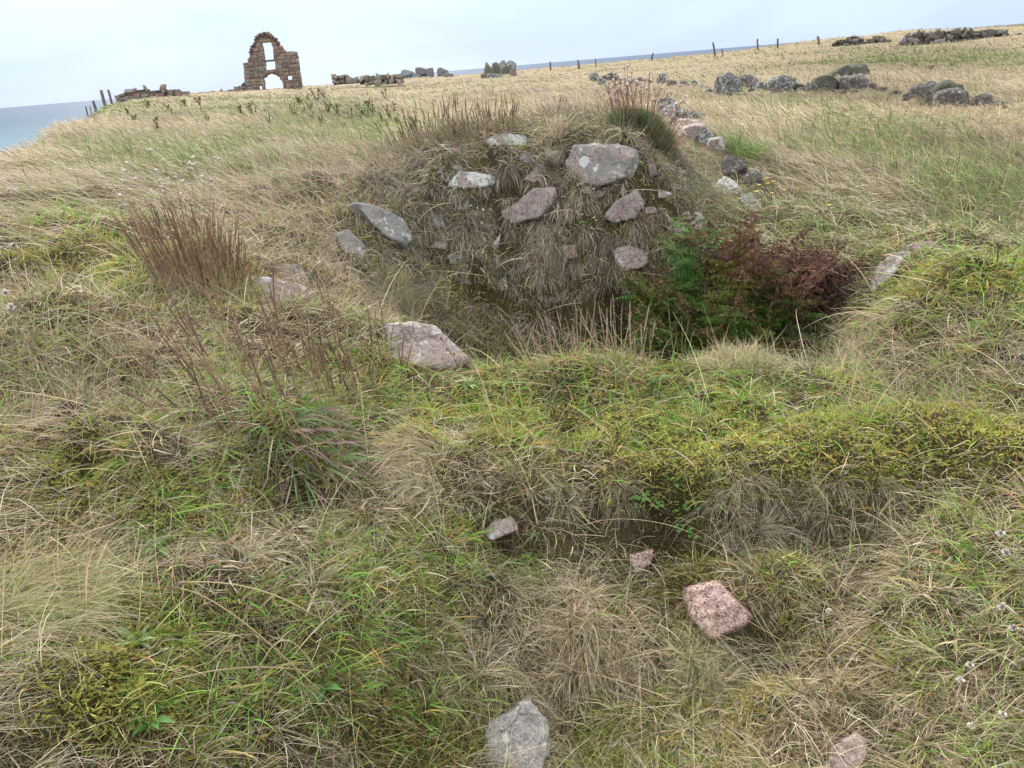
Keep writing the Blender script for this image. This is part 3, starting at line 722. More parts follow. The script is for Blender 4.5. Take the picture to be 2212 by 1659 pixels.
# ------------------------------------------------------------------ stone
def stone_mat(name, pink=.6, lichen=.5, crust=.4, moss=.0, tone=1.0, grain=260.0, lich=(.50, .51, .475), sat=.55, bd=.02, spots=0):
    t = NT(name)
    oi = t.n('ShaderNodeObjectInfo')
    co = t.n('ShaderNodeTexCoord').outputs['Object']
    off = t.n('ShaderNodeVectorMath', operation='MULTIPLY_ADD'); t.lk(oi.outputs['Random'], off.inputs[0]); off.inputs[1].default_value = (37, 53, 71); t.lk(co, off.inputs[2])
    v = off.outputs[0]
    vo = t.n('ShaderNodeTexVoronoi', i_Scale=grain); t.lk(v, vo.inputs['Vector'])
    sep = t.n('ShaderNodeSeparateColor'); t.lk(vo.outputs['Color'], sep.inputs[0])
    T = tone
    grains_p = t.ramp(sep.outputs[0], [(0, (.10 * T, .08 * T, .075 * T)), (.13, (.30 * T, .195 * T, .17 * T)), (.35, (.37 * T, .235 * T, .205 * T)), (.6, (.42 * T, .285 * T, .25 * T)), (.86, (.45 * T, .38 * T, .35 * T)), (1, (.52 * T, .46 * T, .43 * T))], 'CONSTANT')
    grains_g = t.ramp(sep.outputs[1], [(0, (.17 * T, .165 * T, .16 * T)), (.15, (.23 * T, .22 * T, .21 * T)), (.5, (.28 * T, .265 * T, .25 * T)), (.85, (.34 * T, .32 * T, .30 * T))], 'CONSTANT')
    grains_p = t.mix(1.0 - sat, grains_p, (.31 * T, .28 * T, .265 * T))
    big = t.noise(v, 6, 5, .6)
    lo = .72 - .5 * pink
    c = t.mix(t.ramp(big, [(lo, (0, 0, 0)), (min(lo + .16, 1), (1, 1, 1))]), grains_g, grains_p)
    med = t.noise(v, 38, 5, .65)
    c = t.mix(1.0, c, t.ramp(med, [(.3, (.5, .47, .46)), (.5, (.95, .94, .93)), (.72, (1.25, 1.23, 1.2))]), 'MULTIPLY')
    if crust:
        k = t.noise(v, 11, 6, .68, dist=.6)
        th = .66 - .28 * crust
        c = t.mix(t.ramp(k, [(th, (0, 0, 0)), (th + .05, (.85, .85, .85))]), c, (.215 * T, .21 * T, .195 * T))
    if lichen:
        k = t.noise(v, 13, 7, .72, dist=.3)
        k2 = t.math('ADD', k, t.math('MULTIPLY', t.math('SUBTRACT', t.noise(v, 90, 3, .6), .5), .12))
        th = .70 - .22 * lichen
        c = t.mix(t.ramp(k2, [(th, (0, 0, 0)), (th + .025, (.92, .92, .92))]), c, lich)
    if spots:                                   # round pale lichen discs
        vd = t.n('ShaderNodeTexVoronoi', i_Scale=8.5); t.lk(v, vd.inputs['Vector'])
        sc_ = t.n('ShaderNodeSeparateColor'); t.lk(vd.outputs['Color'], sc_.inputs[0])
        dd_ = t.math('ADD', vd.outputs['Distance'], t.math('MULTIPLY', t.math('SUBTRACT', t.noise(v, 45, 3, .6), .5), .22))
        lim = t.math('MULTIPLY', t.math('SUBTRACT', sc_.outputs[0], 1.0 - spots), .75, True)
        c = t.mix(t.math('MULTIPLY', t.math('LESS_THAN', dd_, lim), .9), c, (.54, .56, .54))
    if moss:
        geo = t.n('ShaderNodeNewGeometry'); sx = t.n('ShaderNodeSeparateXYZ'); t.lk(geo.outputs['Normal'], sx.inputs[0])
        k = t.math('ADD', t.noise(v, 9, 6, .7), t.math('MULTIPLY', sx.outputs[2], .22))
        th = .78 - .34 * moss
        c = t.mix(t.ramp(k, [(th, (0, 0, 0)), (th + .1, (.9, .9, .9))]), c, (.10, .10, .062))
    cr = t.n('ShaderNodeTexVoronoi', feature='DISTANCE_TO_EDGE', i_Scale=7.0)
    wp = t.n('ShaderNodeVectorMath', operation='MULTIPLY_ADD'); t.lk(t.noise(v, 9, 4, .6, out=1), wp.inputs[0]); wp.inputs[1].default_value = (.09, .09, .09); t.lk(v, wp.inputs[2]); t.lk(wp.outputs[0], cr.inputs['Vector'])
    crk = t.ramp(cr.outputs['Distance'], [(0, (0, 0, 0)), (.035, (1, 1, 1))])
    c = t.mix(t.math('MULTIPLY', t.math('SUBTRACT', 1.0, crk), t.ramp(t.noise(v, 3, 2, .5), [(.45, (0, 0, 0)), (.6, (.75, .75, .75))])), c, (.06, .05, .042))
    p = t.n('ShaderNodeBsdfPrincipled', i_Roughness=.88); p.inputs['Specular IOR Level'].default_value = .25
    t.lk(c, p.inputs['Base Color'])
    h = t.math('ADD', t.math('MULTIPLY', med, .7), t.math('MULTIPLY', t.noise(v, 160, 4, .6), .3))
    b = t.n('ShaderNodeBump', i_Strength=1.0, i_Distance=bd); t.lk(h, b.inputs['Height']); t.lk(b.outputs[0], p.inputs['Normal'])
    return t.out(p.outputs[0])


MS = {
    'pink': stone_mat('pink_granite', 1.0, .0, .05, .0, 1.15, 230, sat=1.0),
    'pinkwhite': stone_mat('pink_granite_white_lichen', .95, .62, .1, .0, 1.0, 220),
    'rose': stone_mat('rose_granite', .85, .42, .35, .0, .95),
    'crust': stone_mat('grey_crusted_granite', .45, .62, .95, .0, .95),
    'white': stone_mat('white_lichen_granite', .6, .95, .4, .0, 1.0),
    'lichen': stone_mat('lichen_blotched_granite', .8, .70, .42, .0, 1.0),
    'block': stone_mat('spotted_granite_block', .75, .55, .72, .0, 1.05, spots=.62),
    'dark': stone_mat('dull_pink_granite', .75, .12, .3, .15, .62),
    'grey': stone_mat('pale_grey_stone', .12, .55, .0, .0, 1.25, 260, (.50, .49, .40)),
    'tanp': stone_mat('tan_pink_stone', .7, .35, .1, .0, 1.1, 240, (.55, .47, .40)),
    'boulder': stone_mat('weathered_boulder', .5, .80, .8, .30, .66, 90, bd=.09, spots=.35),
    'mossb': stone_mat('mossy_boulder', .35, .55, .9, .85, .6, 90, bd=.09),
    'brown': stone_mat('brown_boulder', .7, .55, .5, .2, .62, 90, bd=.09),
}
_ico = {}


def ico(s):
    if s not in _ico:
        bm = bmesh.new(); bmesh.ops.create_icosphere(bm, subdivisions=s, radius=1)
        _ico[s] = (np.array([v.co[:] for v in bm.verts]), np.array([[v.index for v in f.verts] for f in bm.faces])); bm.free()
    return _ico[s]


def hull2(P):
    P = sorted(map(tuple, P))
    def half(Q):
        o = []
        for p in Q:
            while len(o) > 1 and (o[-1][0] - o[-2][0]) * (p[1] - o[-2][1]) - (o[-1][1] - o[-2][1]) * (p[0] - o[-2][0]) <= 0: o.pop()
            o.append(p)
        return o
    a, b = half(P), half(P[::-1])
    return np.array(a[:-1] + b[:-1])


def fb3(p, sc, seed, octv=3):
    return (fbm(p[:, 0] * sc + p[:, 2] * sc * .7, p[:, 1] * sc - p[:, 2] * sc * .5, seed, octv) + fbm(p[:, 2] * sc - 3.3, p[:, 0] * sc + p[:, 1] * sc * .6, seed + 9, octv)) * .6


def rock(label, poly, mat, depth=.7, bulge=.2, stand=False, sink=.35, sub=5, group=None, name='stone', cat='stone', seed=None, rough=.065, k=40, dist=None, keep=.04, lift=0.0):
    """a stone whose face shows the given outline; the outline is in photo units, carried to the stone's own distance"""
    global _rs
    _rs += 1
    g = np.random.default_rng(1000 + _rs if seed is None else seed)
    if len(poly) == 4 and not hasattr(poly[0], '__len__'):
        cx, cy, w_, h_ = poly
        m = int(g.integers(6, 9)); a = np.sort(g.uniform(0, 2 * np.pi, m) * .35 + np.arange(m) * 2 * np.pi / m * 1.0)
        q = g.uniform(.86, 1.08, m)
        poly = [(cx + np.cos(b) * w_ / 2 * s_, cy + np.sin(b) * h_ / 2 * s_) for b, s_ in zip(a, q)]
    poly = np.array(poly, float); c = poly.mean(0)
    if stand:
        foot = at(c[0], poly[:, 1].max() - .06 * np.ptp(poly[:, 1]))
        if dist: pass
        d = ray(*c); P = CP + d * (math.hypot(foot[0], foot[1]) / math.hypot(d[0], d[1]))
        nf = np.array([-d[0], -d[1], .12])
    else:
        P = at(*c); d = ray(*c)
        nf = -d * .75 + nrm(P[0], P[1]) * .5
    nf /= np.linalg.norm(nf)
    X = np.cross([0, 0, 1.0], nf); X /= np.linalg.norm(X); Y = np.cross(nf, X)
    if not stand:
        size = np.ptp(poly) / FD * np.linalg.norm(P - CP) * .5
        P = P + nf * (lift * .40 - .002)
    D = ray(poly[:, 0], poly[:, 1])
    tt = ((P - CP) @ nf) / (D @ nf)
    W3 = CP + D * tt[:, None]
    L = np.stack([(W3 - P) @ X, (W3 - P) @ Y], -1)
    if stand:                                  # carry the sides down into the ground
        ymin, ymax = L[:, 1].min(), L[:, 1].max(); q = ymin - sink * (ymax - ymin)
        L = np.vstack([L, [[L[:, 0].min() * .93, q], [L[:, 0].max() * .93, q]]])
    H = hull2(L)
    cc = H.mean(0); P = P + X * cc[0] + Y * cc[1]; H = H - cc
    sz = math.sqrt(abs(np.sum(H[:, 0] * np.roll(H[:, 1], -1) - H[:, 1] * np.roll(H[:, 0], -1)) / 2))
    E = np.roll(H, -1, 0) - H
    n2 = np.stack([E[:, 1], -E[:, 0]], -1); n2 /= np.linalg.norm(n2, axis=1, keepdims=True)
    dd = np.sum(n2 * H, 1)
    PL, DS = [], []
    for a_, b_ in zip(n2, dd):
        tl = g.uniform(.05, .22)
        v = np.array([a_[0], a_[1], tl]); l = np.linalg.norm(v); PL.append(v / l); DS.append(max(b_, .02) / l)
    fr = np.array([g.uniform(-.22, .22), g.uniform(-.05, .3), 1]); fr /= np.linalg.norm(fr)
    PL.append(fr); DS.append(bulge * sz)
    for _ in range(6):
        v = np.array([g.normal(), g.normal(), g.uniform(.15, .9)]); v /= np.linalg.norm(v)
        reach = np.max(H @ v[:2]) + bulge * sz * v[2]
        PL.append(v); DS.append(reach * g.uniform(.72, .97))
    PL.append(np.array([0, 0, -1.0])); DS.append(depth * sz)
    PL = np.array(PL); DS = np.array(DS)
    U, F = ico(sub)
    q = np.maximum(U @ PL.T / DS, 0)
    r = (np.sum(q ** k, 1)) ** (-1.0 / k)
    V = U * r[:, None]
    nz = fb3(V / sz, 1.6, int(g.integers(999)), 2) * rough * .7 + fb3(V / sz, 4.2, int(g.integers(999)), 3) * rough * .9 + fb3(V / sz, 13, int(g.integers(999)), 3) * rough * .35
    nz = nz - .05 * np.abs(fb3(V / sz, 3.1, int(g.integers(999)), 2)) * (rough / .05)
    V = V + U * (nz * sz)[:, None]
    o = mesh_np(name, V, None, F, MS[mat], smooth=True)
    M = Matrix(((X[0], Y[0], nf[0], P[0]), (X[1], Y[1], nf[1], P[1]), (X[2], Y[2], nf[2], P[2]), (0, 0, 0, 1)))
    o.matrix_world = M
    tag(o, label, cat, group)
    if stand and name == 'stone':
        KEEP_DISC.append((P[0] + nf[0] * .12, P[1] + nf[1] * .12, .5 * np.ptp(H[:, 0]) + .10, .12))
    KEEP_CLEAR.append((P, X, Y, nf, PL[:len(n2), :2], DS[:len(n2)] * (.93 if stand else .68), sz, keep + (2 if stand else 0)))
    return o


_rs = 0
G1 = 'stones set in the face of the mound'
rock('big pink grey block with round white lichen spots, high on the mound face', [(1236, 312), (1300, 304), (1372, 320), (1379, 345), (1362, 388), (1300, 404), (1250, 402), (1220, 352)], 'block', sub=5, group=G1, lift=.05, bulge=.12)
rock('flat white lichened stone with one round white disc, under the mound top', [(1048, 302), (1090, 291), (1135, 295), (1142, 318), (1060, 322)], 'white', group=G1, lift=.03)
rock('small pale stone left of the white flat stone under the mound top', [(970, 320), (1000, 317), (1012, 336), (984, 342)], 'rose', group=G1, lift=.02)
rock('tiny grey stone in the shade above the white topped pink stone', (987, 364, 26, 14), 'crust', group=G1)
rock('pink stone with white lichened top, left centre of the mound face', [(972, 392), (990, 370), (1030, 372), (1068, 380), (1076, 396), (1066, 412), (960, 408)], 'white', group=G1, lift=.03)
rock('small pink stone above the wide dark pink slab of the mound', [(1128, 388), (1158, 364), (1174, 384), (1164, 402)], 'rose', group=G1, lift=.01)
rock('wide dull pink slab with jutting lower edge, centre of the mound face', [(1083, 458), (1150, 410), (1198, 404), (1206, 446), (1165, 475), (1110, 488), (1084, 480)], 'rose', sub=5, group=G1, lift=.045)
rock('tilted pink grey stone below the big lichened block of the mound', [(1328, 432), (1375, 406), (1394, 440), (1370, 476), (1320, 492), (1298, 476)], 'rose', group=G1, lift=.03)
rock('upright dark pink stone just right of the big lichened block', [(1394, 345), (1410, 338), (1422, 380), (1404, 388)], 'dark', group=G1, lift=.02)
rock('pinkish stone at the right shoulder of the mound under the green cushion', [(1408, 326), (1432, 318), (1452, 352), (1444, 372), (1420, 350)], 'rose', group=G1, lift=.02)
rock('large grey slab spotted with white lichen, left end of the mound face', [(763, 436), (820, 448), (870, 470), (895, 506), (878, 542), (846, 537), (800, 492)], 'crust', sub=5, group=G1, lift=.05)
rock('grey pink stone below the large spotted slab at the left of the mound', [(720, 506), (750, 497), (790, 535), (794, 567), (765, 580), (742, 560)], 'crust', group=G1, lift=.03)
rock('small pink stone with pale rim beside the dry grass, left of the grey slabs', (708, 577, 40, 34), 'pinkwhite', group=G1, lift=.01)
rock('narrow white lichen crusted stone standing among dry grass in the mound face', [(923, 462), (955, 457), (962, 490), (945, 507), (929, 492)], 'white', group=G1, lift=.02)
rock('thin bright white stone chip in the middle of the mound face', [(1065, 524), (1083, 503), (1077, 535), (1062, 547)], 'white', group=G1, lift=.02)
rock('small bright pink stone low in the mound face, right of centre', [(1213, 530), (1245, 528), (1250, 556), (1224, 562)], 'pink', group=G1, lift=.02)
rock('broad dusky pink stone behind the top of the fern', [(1318, 537), (1360, 530), (1404, 540), (1404, 582), (1340, 592)], 'rose', group=G1, lift=.03)
rock('small rust pink chip between the bright pink stone and the fern', (1252, 588, 26, 26), 'pink', group=G1)
rock('rounded pink boulder on the right flank of the mound above the fern', [(1450, 500), (1478, 455), (1520, 458), (1530, 488), (1500, 515), (1455, 520)], 'rose', group=G1, lift=.05)
rock('flat dark red chip at the foot of the mound in the shadow', (1192, 649, 36, 14), 'dark', group=G1)
rock('long flat pinkish stone lying on top of the mound', [(1212, 250), (1290, 237), (1318, 250), (1245, 260)], 'rose', lift=.03, group=G1)
gs = np.random.default_rng(44)
for (bx, by) in [(905, 415), (1010, 450), (1045, 485), (870, 600), (985, 560), (1130, 575), (1165, 520), (1290, 420), (1215, 410), (1270, 520), (1375, 520), (1145, 345), (905, 355), (1010, 610), (1090, 615), (1400, 455), (1425, 420), (840, 590), (1200, 330), (950, 530)]:
    rock('small pinkish grey stone half buried in the turf of the mound face', (bx, by, gs.uniform(26, 58), gs.uniform(18, 34)), ('rose', 'crust', 'lichen', 'dark')[int(gs.integers(4))], group='half buried small stones in the mound face', lift=-.01, keep=.25)
G2 = 'stones in the left bank of the hollow'
rock('pink stone with white lichen corner in the left bank under the brown plantain', [(532, 604), (560, 597), (640, 615), (692, 642), (668, 668), (540, 660)], 'pinkwhite', sub=5, group=G2, lift=.05)
rock('dull pink stone just behind the white cornered stone of the left bank', [(590, 580), (640, 572), (672, 604), (640, 618), (600, 604)], 'rose', group=G2, lift=.02)
rock('large sloping pink stone flecked with white at the left lip of the hollow', [(832, 702), (880, 690), (930, 700), (992, 752), (1028, 778), (985, 815), (835, 800)], 'pinkwhite', sub=5, group=G2, lift=.06, keep=.3)
G3 = 'stones in the front bank'
rock('small pale pink stone over a dark hole in the middle of the front bank', [(1038, 1158), (1065, 1128), (1112, 1116), (1116, 1146), (1062, 1168)], 'pinkwhite', group=G3, lift=.05)
rock('small crumbling pink stone in the bare earth under the turf edge', [(1353, 1200), (1412, 1184), (1407, 1216), (1380, 1238), (1357, 1226)], 'pink', group=G3, lift=.03)
rock('bright pink granite block sticking out of the front bank above a dark gap', [(1474, 1272), (1545, 1250), (1578, 1288), (1622, 1330), (1600, 1358), (1536, 1384), (1492, 1340)], 'pink', sub=5, group=G3, lift=.055, bulge=.22, k=40)
rock('pale grey stone with yellow lichen at the bottom edge of the picture', [(1048, 1562), (1092, 1556), (1142, 1508), (1182, 1560), (1192, 1620), (1166, 1690), (1040, 1700)], 'grey', sub=5, group=G3, lift=.05, k=40)
rock('tan pink stone in shadow at the bottom edge, right of the pale grey one', [(1796, 1612), (1860, 1580), (1878, 1610), (1852, 1668), (1768, 1690)], 'tanp', sub=5, group=G3, lift=.05)
G4 = 'stones of the right bank'
rock('long upright pink stone with a white lichen streak on the right bank', [(1872, 628), (1903, 570), (1930, 546), (1966, 534), (1970, 552), (1935, 605), (1888, 640)], 'lichen', sub=5, group=G4, lift=.05)
rock('low pink stone lying behind the long upright stone of the right bank', [(1950, 534), (2008, 521), (2036, 533), (1990, 548)], 'rose', group=G4, lift=.04)
G5 = 'tumbled wall stones in the field'
rock('brown wedge of stone on top of the nearest tumbled heap', [(1538, 366), (1572, 333), (1612, 354), (1614, 372), (1576, 388)], 'brown', group=G5, lift=.5, keep=.02)
rock('dark pointed stone at the right side of the nearest tumbled heap', [(1586, 398), (1625, 366), (1648, 378), (1642, 400), (1608, 408)], 'brown', group=G5, lift=.28)
rock('white streaked slab at the foot of the brown wedge', [(1540, 402), (1568, 377), (1600, 405), (1612, 428), (1566, 430)], 'white', group=G5, lift=.28)
rock('long pale slab slanting down from the nearest tumbled heap', [(1592, 430), (1624, 418), (1658, 466), (1646, 478), (1612, 452)], 'grey', group=G5, lift=.28)
for i, (bx, by, bw, bh, mt, lb) in enumerate([
    (1548, 314, 26, 18, 'lichen', 'small brown stone at the near end of the line of wall rubble'),
    (1524, 300, 34, 20, 'boulder', 'pale grey stone second from the near end of the wall rubble'),
    (1502, 288, 34, 22, 'rose', 'reddish stone third from the near end of the wall rubble'),
    (1484, 274, 36, 22, 'lichen', 'white spotted stone fourth from the near end of the wall rubble'),
    (1500, 258, 26, 18, 'boulder', 'grey stone on the right side of the wall rubble beside the grass'),
    (1466, 262, 30, 20, 'boulder', 'grey stone fifth from the near end of the wall rubble'),
    (1452, 246, 32, 20, 'crust', 'lichened grey stone sixth from the near end of the wall rubble'),
    (1438, 230, 28, 20, 'boulder', 'dark stone at the far end of the wall rubble by the mound')]):
    rock(lb, (bx, by - 5, bw * 1.65, bh * 1.5), mt, group='line of wall rubble behind the mound', stand=True, depth=.9, k=34, sub=4)
# free standing boulders in the field
G6 = 'boulders standing in a row across the field'
for (pl, mt, lb) in [
    ((1283, 166, 22, 20), 'boulder', 'small grey boulder at the left end of the field row, nearest the mound'),
    ((1322, 168, 40, 28), 'mossb', 'squat grey green boulder behind the white seed heads'),
    ((1300, 176, 24, 16), 'boulder', 'low stone tucked left of the squat grey green boulder'),
    ((1433, 170, 32, 24), 'boulder', 'lone grey boulder in the straw right of the pale flower heads'),
    ((1480, 181, 24, 20), 'brown', 'smooth round stone, left one of the touching small pair'),
    ((1497, 181, 18, 18), 'boulder', 'smooth round stone, right one of the touching small pair'),
    ([(1542, 190), (1548, 168), (1572, 160), (1598, 170), (1602, 190), (1590, 202), (1560, 204)], 'boulder', 'lumpy grey boulder with white lichen on top, left in the row'),
    ([(1588, 186), (1592, 170), (1612, 162), (1636, 176), (1634, 190)], 'brown', 'pointed brown boulder leaning on the lumpy grey one'),
    ((1645, 186, 22, 20), 'boulder', 'small stone between the pointed brown boulder and the cleft one'),
    ([(1656, 192), (1664, 170), (1690, 164), (1714, 168), (1716, 188), (1690, 200)], 'boulder', 'cleft grey boulder with a white lichen patch on its right top'),
    ((1680, 196, 40, 16), 'brown', 'low brown stone half sunk under the cleft grey boulder'),
    ([(1752, 192), (1760, 168), (1780, 162), (1804, 168), (1812, 190), (1790, 198)], 'mossb', 'rounded green grey boulder left of the big tilted slab'),
    ([(1808, 194), (1812, 168), (1850, 164), (1872, 172), (1870, 196)], 'brown', 'reddish block supporting the big tilted slab'),
    ([(1790, 168), (1800, 154), (1830, 142), (1866, 144), (1874, 158), (1866, 170), (1840, 172)], 'mossb', 'big tilted mossy slab topping the largest pile of the row'),
    ([(1858, 192), (1866, 178), (1890, 180), (1896, 192)], 'brown', 'low red brown stone at the right foot of the largest pile'),
    ((1858, 166, 22, 14), 'boulder', 'little grey stone wedged under the right tip of the tilted slab'),
    ([(1964, 210), (1968, 190), (1984, 180), (2002, 188), (2006, 212)], 'brown', 'brown knobby boulder at the left of the right hand pile'),
    ((2012, 186, 30, 22), 'boulder', 'grey boulder peeping out behind the right hand pile'),
    ([(1998, 216), (2022, 180), (2046, 172), (2072, 184), (2080, 198), (2040, 210)], 'mossb', 'dark wedge shaped boulder on top of the right hand pile'),
    ([(2016, 226), (2026, 198), (2064, 190), (2096, 200), (2098, 220), (2060, 232)], 'brown', 'large reddish boulder in front of the right hand pile'),
    ((2008, 222, 40, 24), 'mossb', 'dark mossy stone low in the shade of the right hand pile'),
    ([(2098, 226), (2106, 208), (2124, 200), (2144, 210), (2150, 228)], 'brown', 'single brown boulder right of the right hand pile'),
    ((2160, 224, 26, 14), 'boulder', 'low flat stone in the grass at the right end of the row')]:
    rock(lb, pl, mt, group=G6, stand=True, depth=1.0, k=34, sub=4, rough=.15, name='boulder', cat='boulder')
for i, (bx, by, w_, h_) in enumerate([(1530, 196, 16, 10), (1572, 204, 18, 10), (1620, 194, 16, 10), (1632, 190, 14, 10), (1668, 200, 16, 9), (1712, 196, 18, 10), (1728, 192, 14, 9), (1742, 194, 16, 11), (1822, 198, 20, 10), (1846, 197, 18, 9), (1908, 190, 16, 8), (1956, 214, 16, 10), (1990, 226, 16, 9), (2080, 228, 18, 9), (2172, 232, 16, 8), (1508, 190, 14, 8), (1340, 178, 16, 9), (1405, 176, 14, 8), (1360, 176, 26, 14), (1384, 172, 22, 14), (1452, 180, 22, 14), (1520, 188, 22, 14), (1630, 184, 24, 16), (1726, 188, 26, 16), (1742, 186, 22, 14), (1905, 192, 26, 12), (1935, 200, 24, 12), (1958, 206, 22, 12)]):
    rock('small rough stone half hidden in the grass between the field boulders', (bx, by, w_, h_), ('boulder', 'brown', 'mossb')[i % 3], group='small stones between the field boulders', stand=True, depth=1.0, k=30, sub=3, rough=.12)
# heap on the skyline right of centre
G7 = 'boulders heaped on the skyline'
for (pl, mt, lb) in [
    ((1052, 152, 26, 30), 'mossb', 'dark green boulder at the left flank of the skyline heap'),
    ((1070, 148, 24, 30), 'mossb', 'upright mossy boulder left of centre in the skyline heap'),
    ((1096, 150, 30, 26), 'mossb', 'round mossy boulder in the middle of the skyline heap'),
    ((1085, 138, 24, 18), 'boulder', 'grey capstone in the middle of the skyline heap'),
    ((1105, 138, 22, 18), 'boulder', 'right hand capstone of the skyline heap'),
    ((1112, 154, 18, 26), 'brown', 'reddish stone at the right flank of the skyline heap'),
    ((1068, 164, 40, 12), 'boulder', 'long low stone at the foot of the skyline heap'),
    ((1044, 164, 16, 12), 'brown', 'small brown stone at the left foot of the skyline heap')]:
    rock(lb, pl, mt, group=G7, stand=True, depth=1.0, k=34, sub=4, rough=.15, name='boulder', cat='boulder')
G8 = 'blocks of the broken wall on the skyline'
for (pl, mt, lb) in [
    ((880, 155, 28, 12), 'boulder', 'upper left pale block of the broken skyline wall'),
    ((878, 166, 22, 10), 'boulder', 'lower left pale block of the broken skyline wall'),
    ((902, 162, 30, 12), 'boulder', 'long pale block in the middle of the broken skyline wall'),
    ((910, 151, 26, 14), 'brown', 'rounded brown block on top of the broken skyline wall'),
    ((928, 154, 22, 18), 'brown', 'tall brown block left of the dead bush on the skyline wall'),
    ((955, 154, 26, 20), 'brown', 'dark red block right of the dead bush on the skyline wall'),
    ((970, 162, 22, 10), 'brown', 'low brown block ending the broken skyline wall'),
    ((790, 165, 26, 10), 'boulder', 'pale stone alone in the straw left of the broken skyline wall'),
    ((806, 168, 20, 8), 'boulder', 'second pale stone alone in the straw left of the skyline wall')]:
    rock(lb, pl, mt, group=G8, stand=True, depth=.9, k=34, sub=4, rough=.09, name='stone_block', cat='stone block')
# ------------------------------------------------------------------ masonry far off: ruin, walls
def inside_spans(polys, v):
    xs = []
    for q in polys:
        q = np.asarray(q)
        for (x0, y0), (x1, y1) in zip(q, np.roll(q, -1, 0)):
            if (y0 > v) != (y1 > v):
                xs.append(x0 + (v - y0) * (x1 - x0) / (y1 - y0))
    xs.sort()
    return [(a, b) for a, b in zip(xs[::2], xs[1::2]) if b - a > .04]


class WallPlane:
    """an upright plane at a distance from the eye; photo places are carried on to it"""
    def __init__(s, px, py, r, yaw=0.0):
        d = ray(px, py); h = math.hypot(d[0], d[1])
        s.O = np.array([d[0] / h * r, d[1] / h * r, 0.0]); s.O[2] = hgt(s.O[0], s.O[1])
        n = np.array([-d[0] / h, -d[1] / h, 0]); c, q = math.cos(yaw), math.sin(yaw)
        s.N = np.array([n[0] * c - n[1] * q, n[0] * q + n[1] * c, 0])
        s.U = np.cross([0, 0, 1.0], s.N)
    def uv(s, pts):
        D = ray([p[0] for p in pts], [p[1] for p in pts])
        t = ((s.O - CP) @ s.N) / (D @ s.N)
        W = CP + D * t[:, None] - s.O
        return np.stack([W @ s.U, W[:, 2]], -1)
    def xyz(s, u, v, w):
        return np.stack([u * s.U[0] + w * s.N[0], u * s.U[1] + w * s.N[1], v], -1)


def blocks(pl, rects, th, cols, g, jit=.03, proud=.05):
    """bevelled rough blocks (u0,u1,v0,v1) through the wall's thickness"""
    Vs, Fs, Cs = [], [], []
    n = 0
    for (u0, u1, v0, v1), col in zip(rects, cols):
        w1 = th / 2 + g.uniform(-proud, proud); w0 = -th / 2 + g.uniform(-proud, proud)
        e = min(.16 * min(u1 - u0, v1 - v0), .03)
        ring = []
        for (w, ins) in ((w0, e), (w0 + e, 0), (w1 - e, 0), (w1, e)):
            c = np.array([[u0 + ins, v0 + ins], [u1 - ins, v0 + ins], [u1 - ins, v1 - ins], [u0 + ins, v1 - ins]])
            ring.append(c)
        jj = g.normal(0, jit, (4, 2)) * min(1, (v1 - v0) / .25)
        P = np.concatenate([pl.xyz(c[:, 0] + jj[:, 0], c[:, 1] + jj[:, 1], np.full(4, w)) for c, w in zip(ring, (w0, w0 + e, w1 - e, w1))])
        F = [[3, 2, 1, 0], [12, 13, 14, 15]]
        for k in range(3):
            for i in range(4):
                a = k * 4 + i; b = k * 4 + (i + 1) % 4
                F.append([a, b, b + 4, a + 4])
        Vs.append(P); Fs.append(np.array(F) + n); Cs.append(np.tile(col, (16, 1))); n += 16
    return np.concatenate(Vs), np.concatenate(Fs), np.concatenate(Cs)


SANDST = [(4, .215, .16, .13), (3, .245, .19, .155), (2, .19, .15, .128), (1.5, .275, .225, .18), (1, .165, .135, .118), (.8, .225, .20, .175)]
GREYST = [(3, .25, .20, .17), (3, .20, .18, .155), (1.5, .31, .25, .21), (1, .15, .14, .12)]
DARKST = [(3, .12, .11, .10), (2, .16, .145, .13), (1, .085, .09, .08), (1, .21, .19, .165)]


def masonry(pl, polys_px, rows, lens, th, pal, seed, gap=.015, jit=.03, proud=.05, skip=0):
    g = np.random.default_rng(seed)
    polys = [pl.uv(q) for q in polys_px]
    v0 = min(q[:, 1].min() for q in polys); v1 = max(q[:, 1].max() for q in polys)
    rects = []; v = v0
    while v < v1:
        h = g.uniform(*rows)
        for a, b in inside_spans(polys, v + h * .5):
            a += g.normal(0, jit * .6); b += g.normal(0, jit * .6)
            u = a
            while u < b - .03:
                if skip and v > v0 + .25 and g.uniform() < skip: u += g.uniform(*lens) * .8; continue
                l = min(g.uniform(*lens), b - u)
                if b - u - l < lens[0] * .5: l = b - u
                hh = h
                if l > .28 and g.uniform() < .3:          # two thin stones in one course
                    q = hh * g.uniform(.35, .65)
                    rects.append((u + gap, u + l - gap, v + gap, v + q - gap * .6)); rects.append((u + gap, u + l - gap, v + q + gap * .6, v + hh - gap))
                else:
                    o_ = g.uniform(-.06, .10) if g.uniform() < .5 else 0
                    rects.append((u + gap, u + l - gap, v + gap, v + hh - gap + o_))
                u += l
        v += h
    cols = pick(pal, len(rects), g, .09) / PALE * 1.12
    return blocks(pl, rects, th, cols, g, jit, proud)


def core(pl, polys_px, th, col, step):
    """mortar core: a slab of narrow courses following the outline"""
    polys = [pl.uv(q) for q in polys_px]
    v0 = min(q[:, 1].min() for q in polys); v1 = max(q[:, 1].max() for q in polys)
    rects = []
    for v in np.arange(v0, v1, step):
        for a, b in inside_spans(polys, v + step * .5):
            rects.append((a + .05, b - .05, v + .001, v + step - .001))
    g = np.random.default_rng(5)
    return blocks(pl, rects, th, np.tile(col, (len(rects), 1)), g, 0, .0)


def place(o, pl, root):
    o.parent = root
    return o


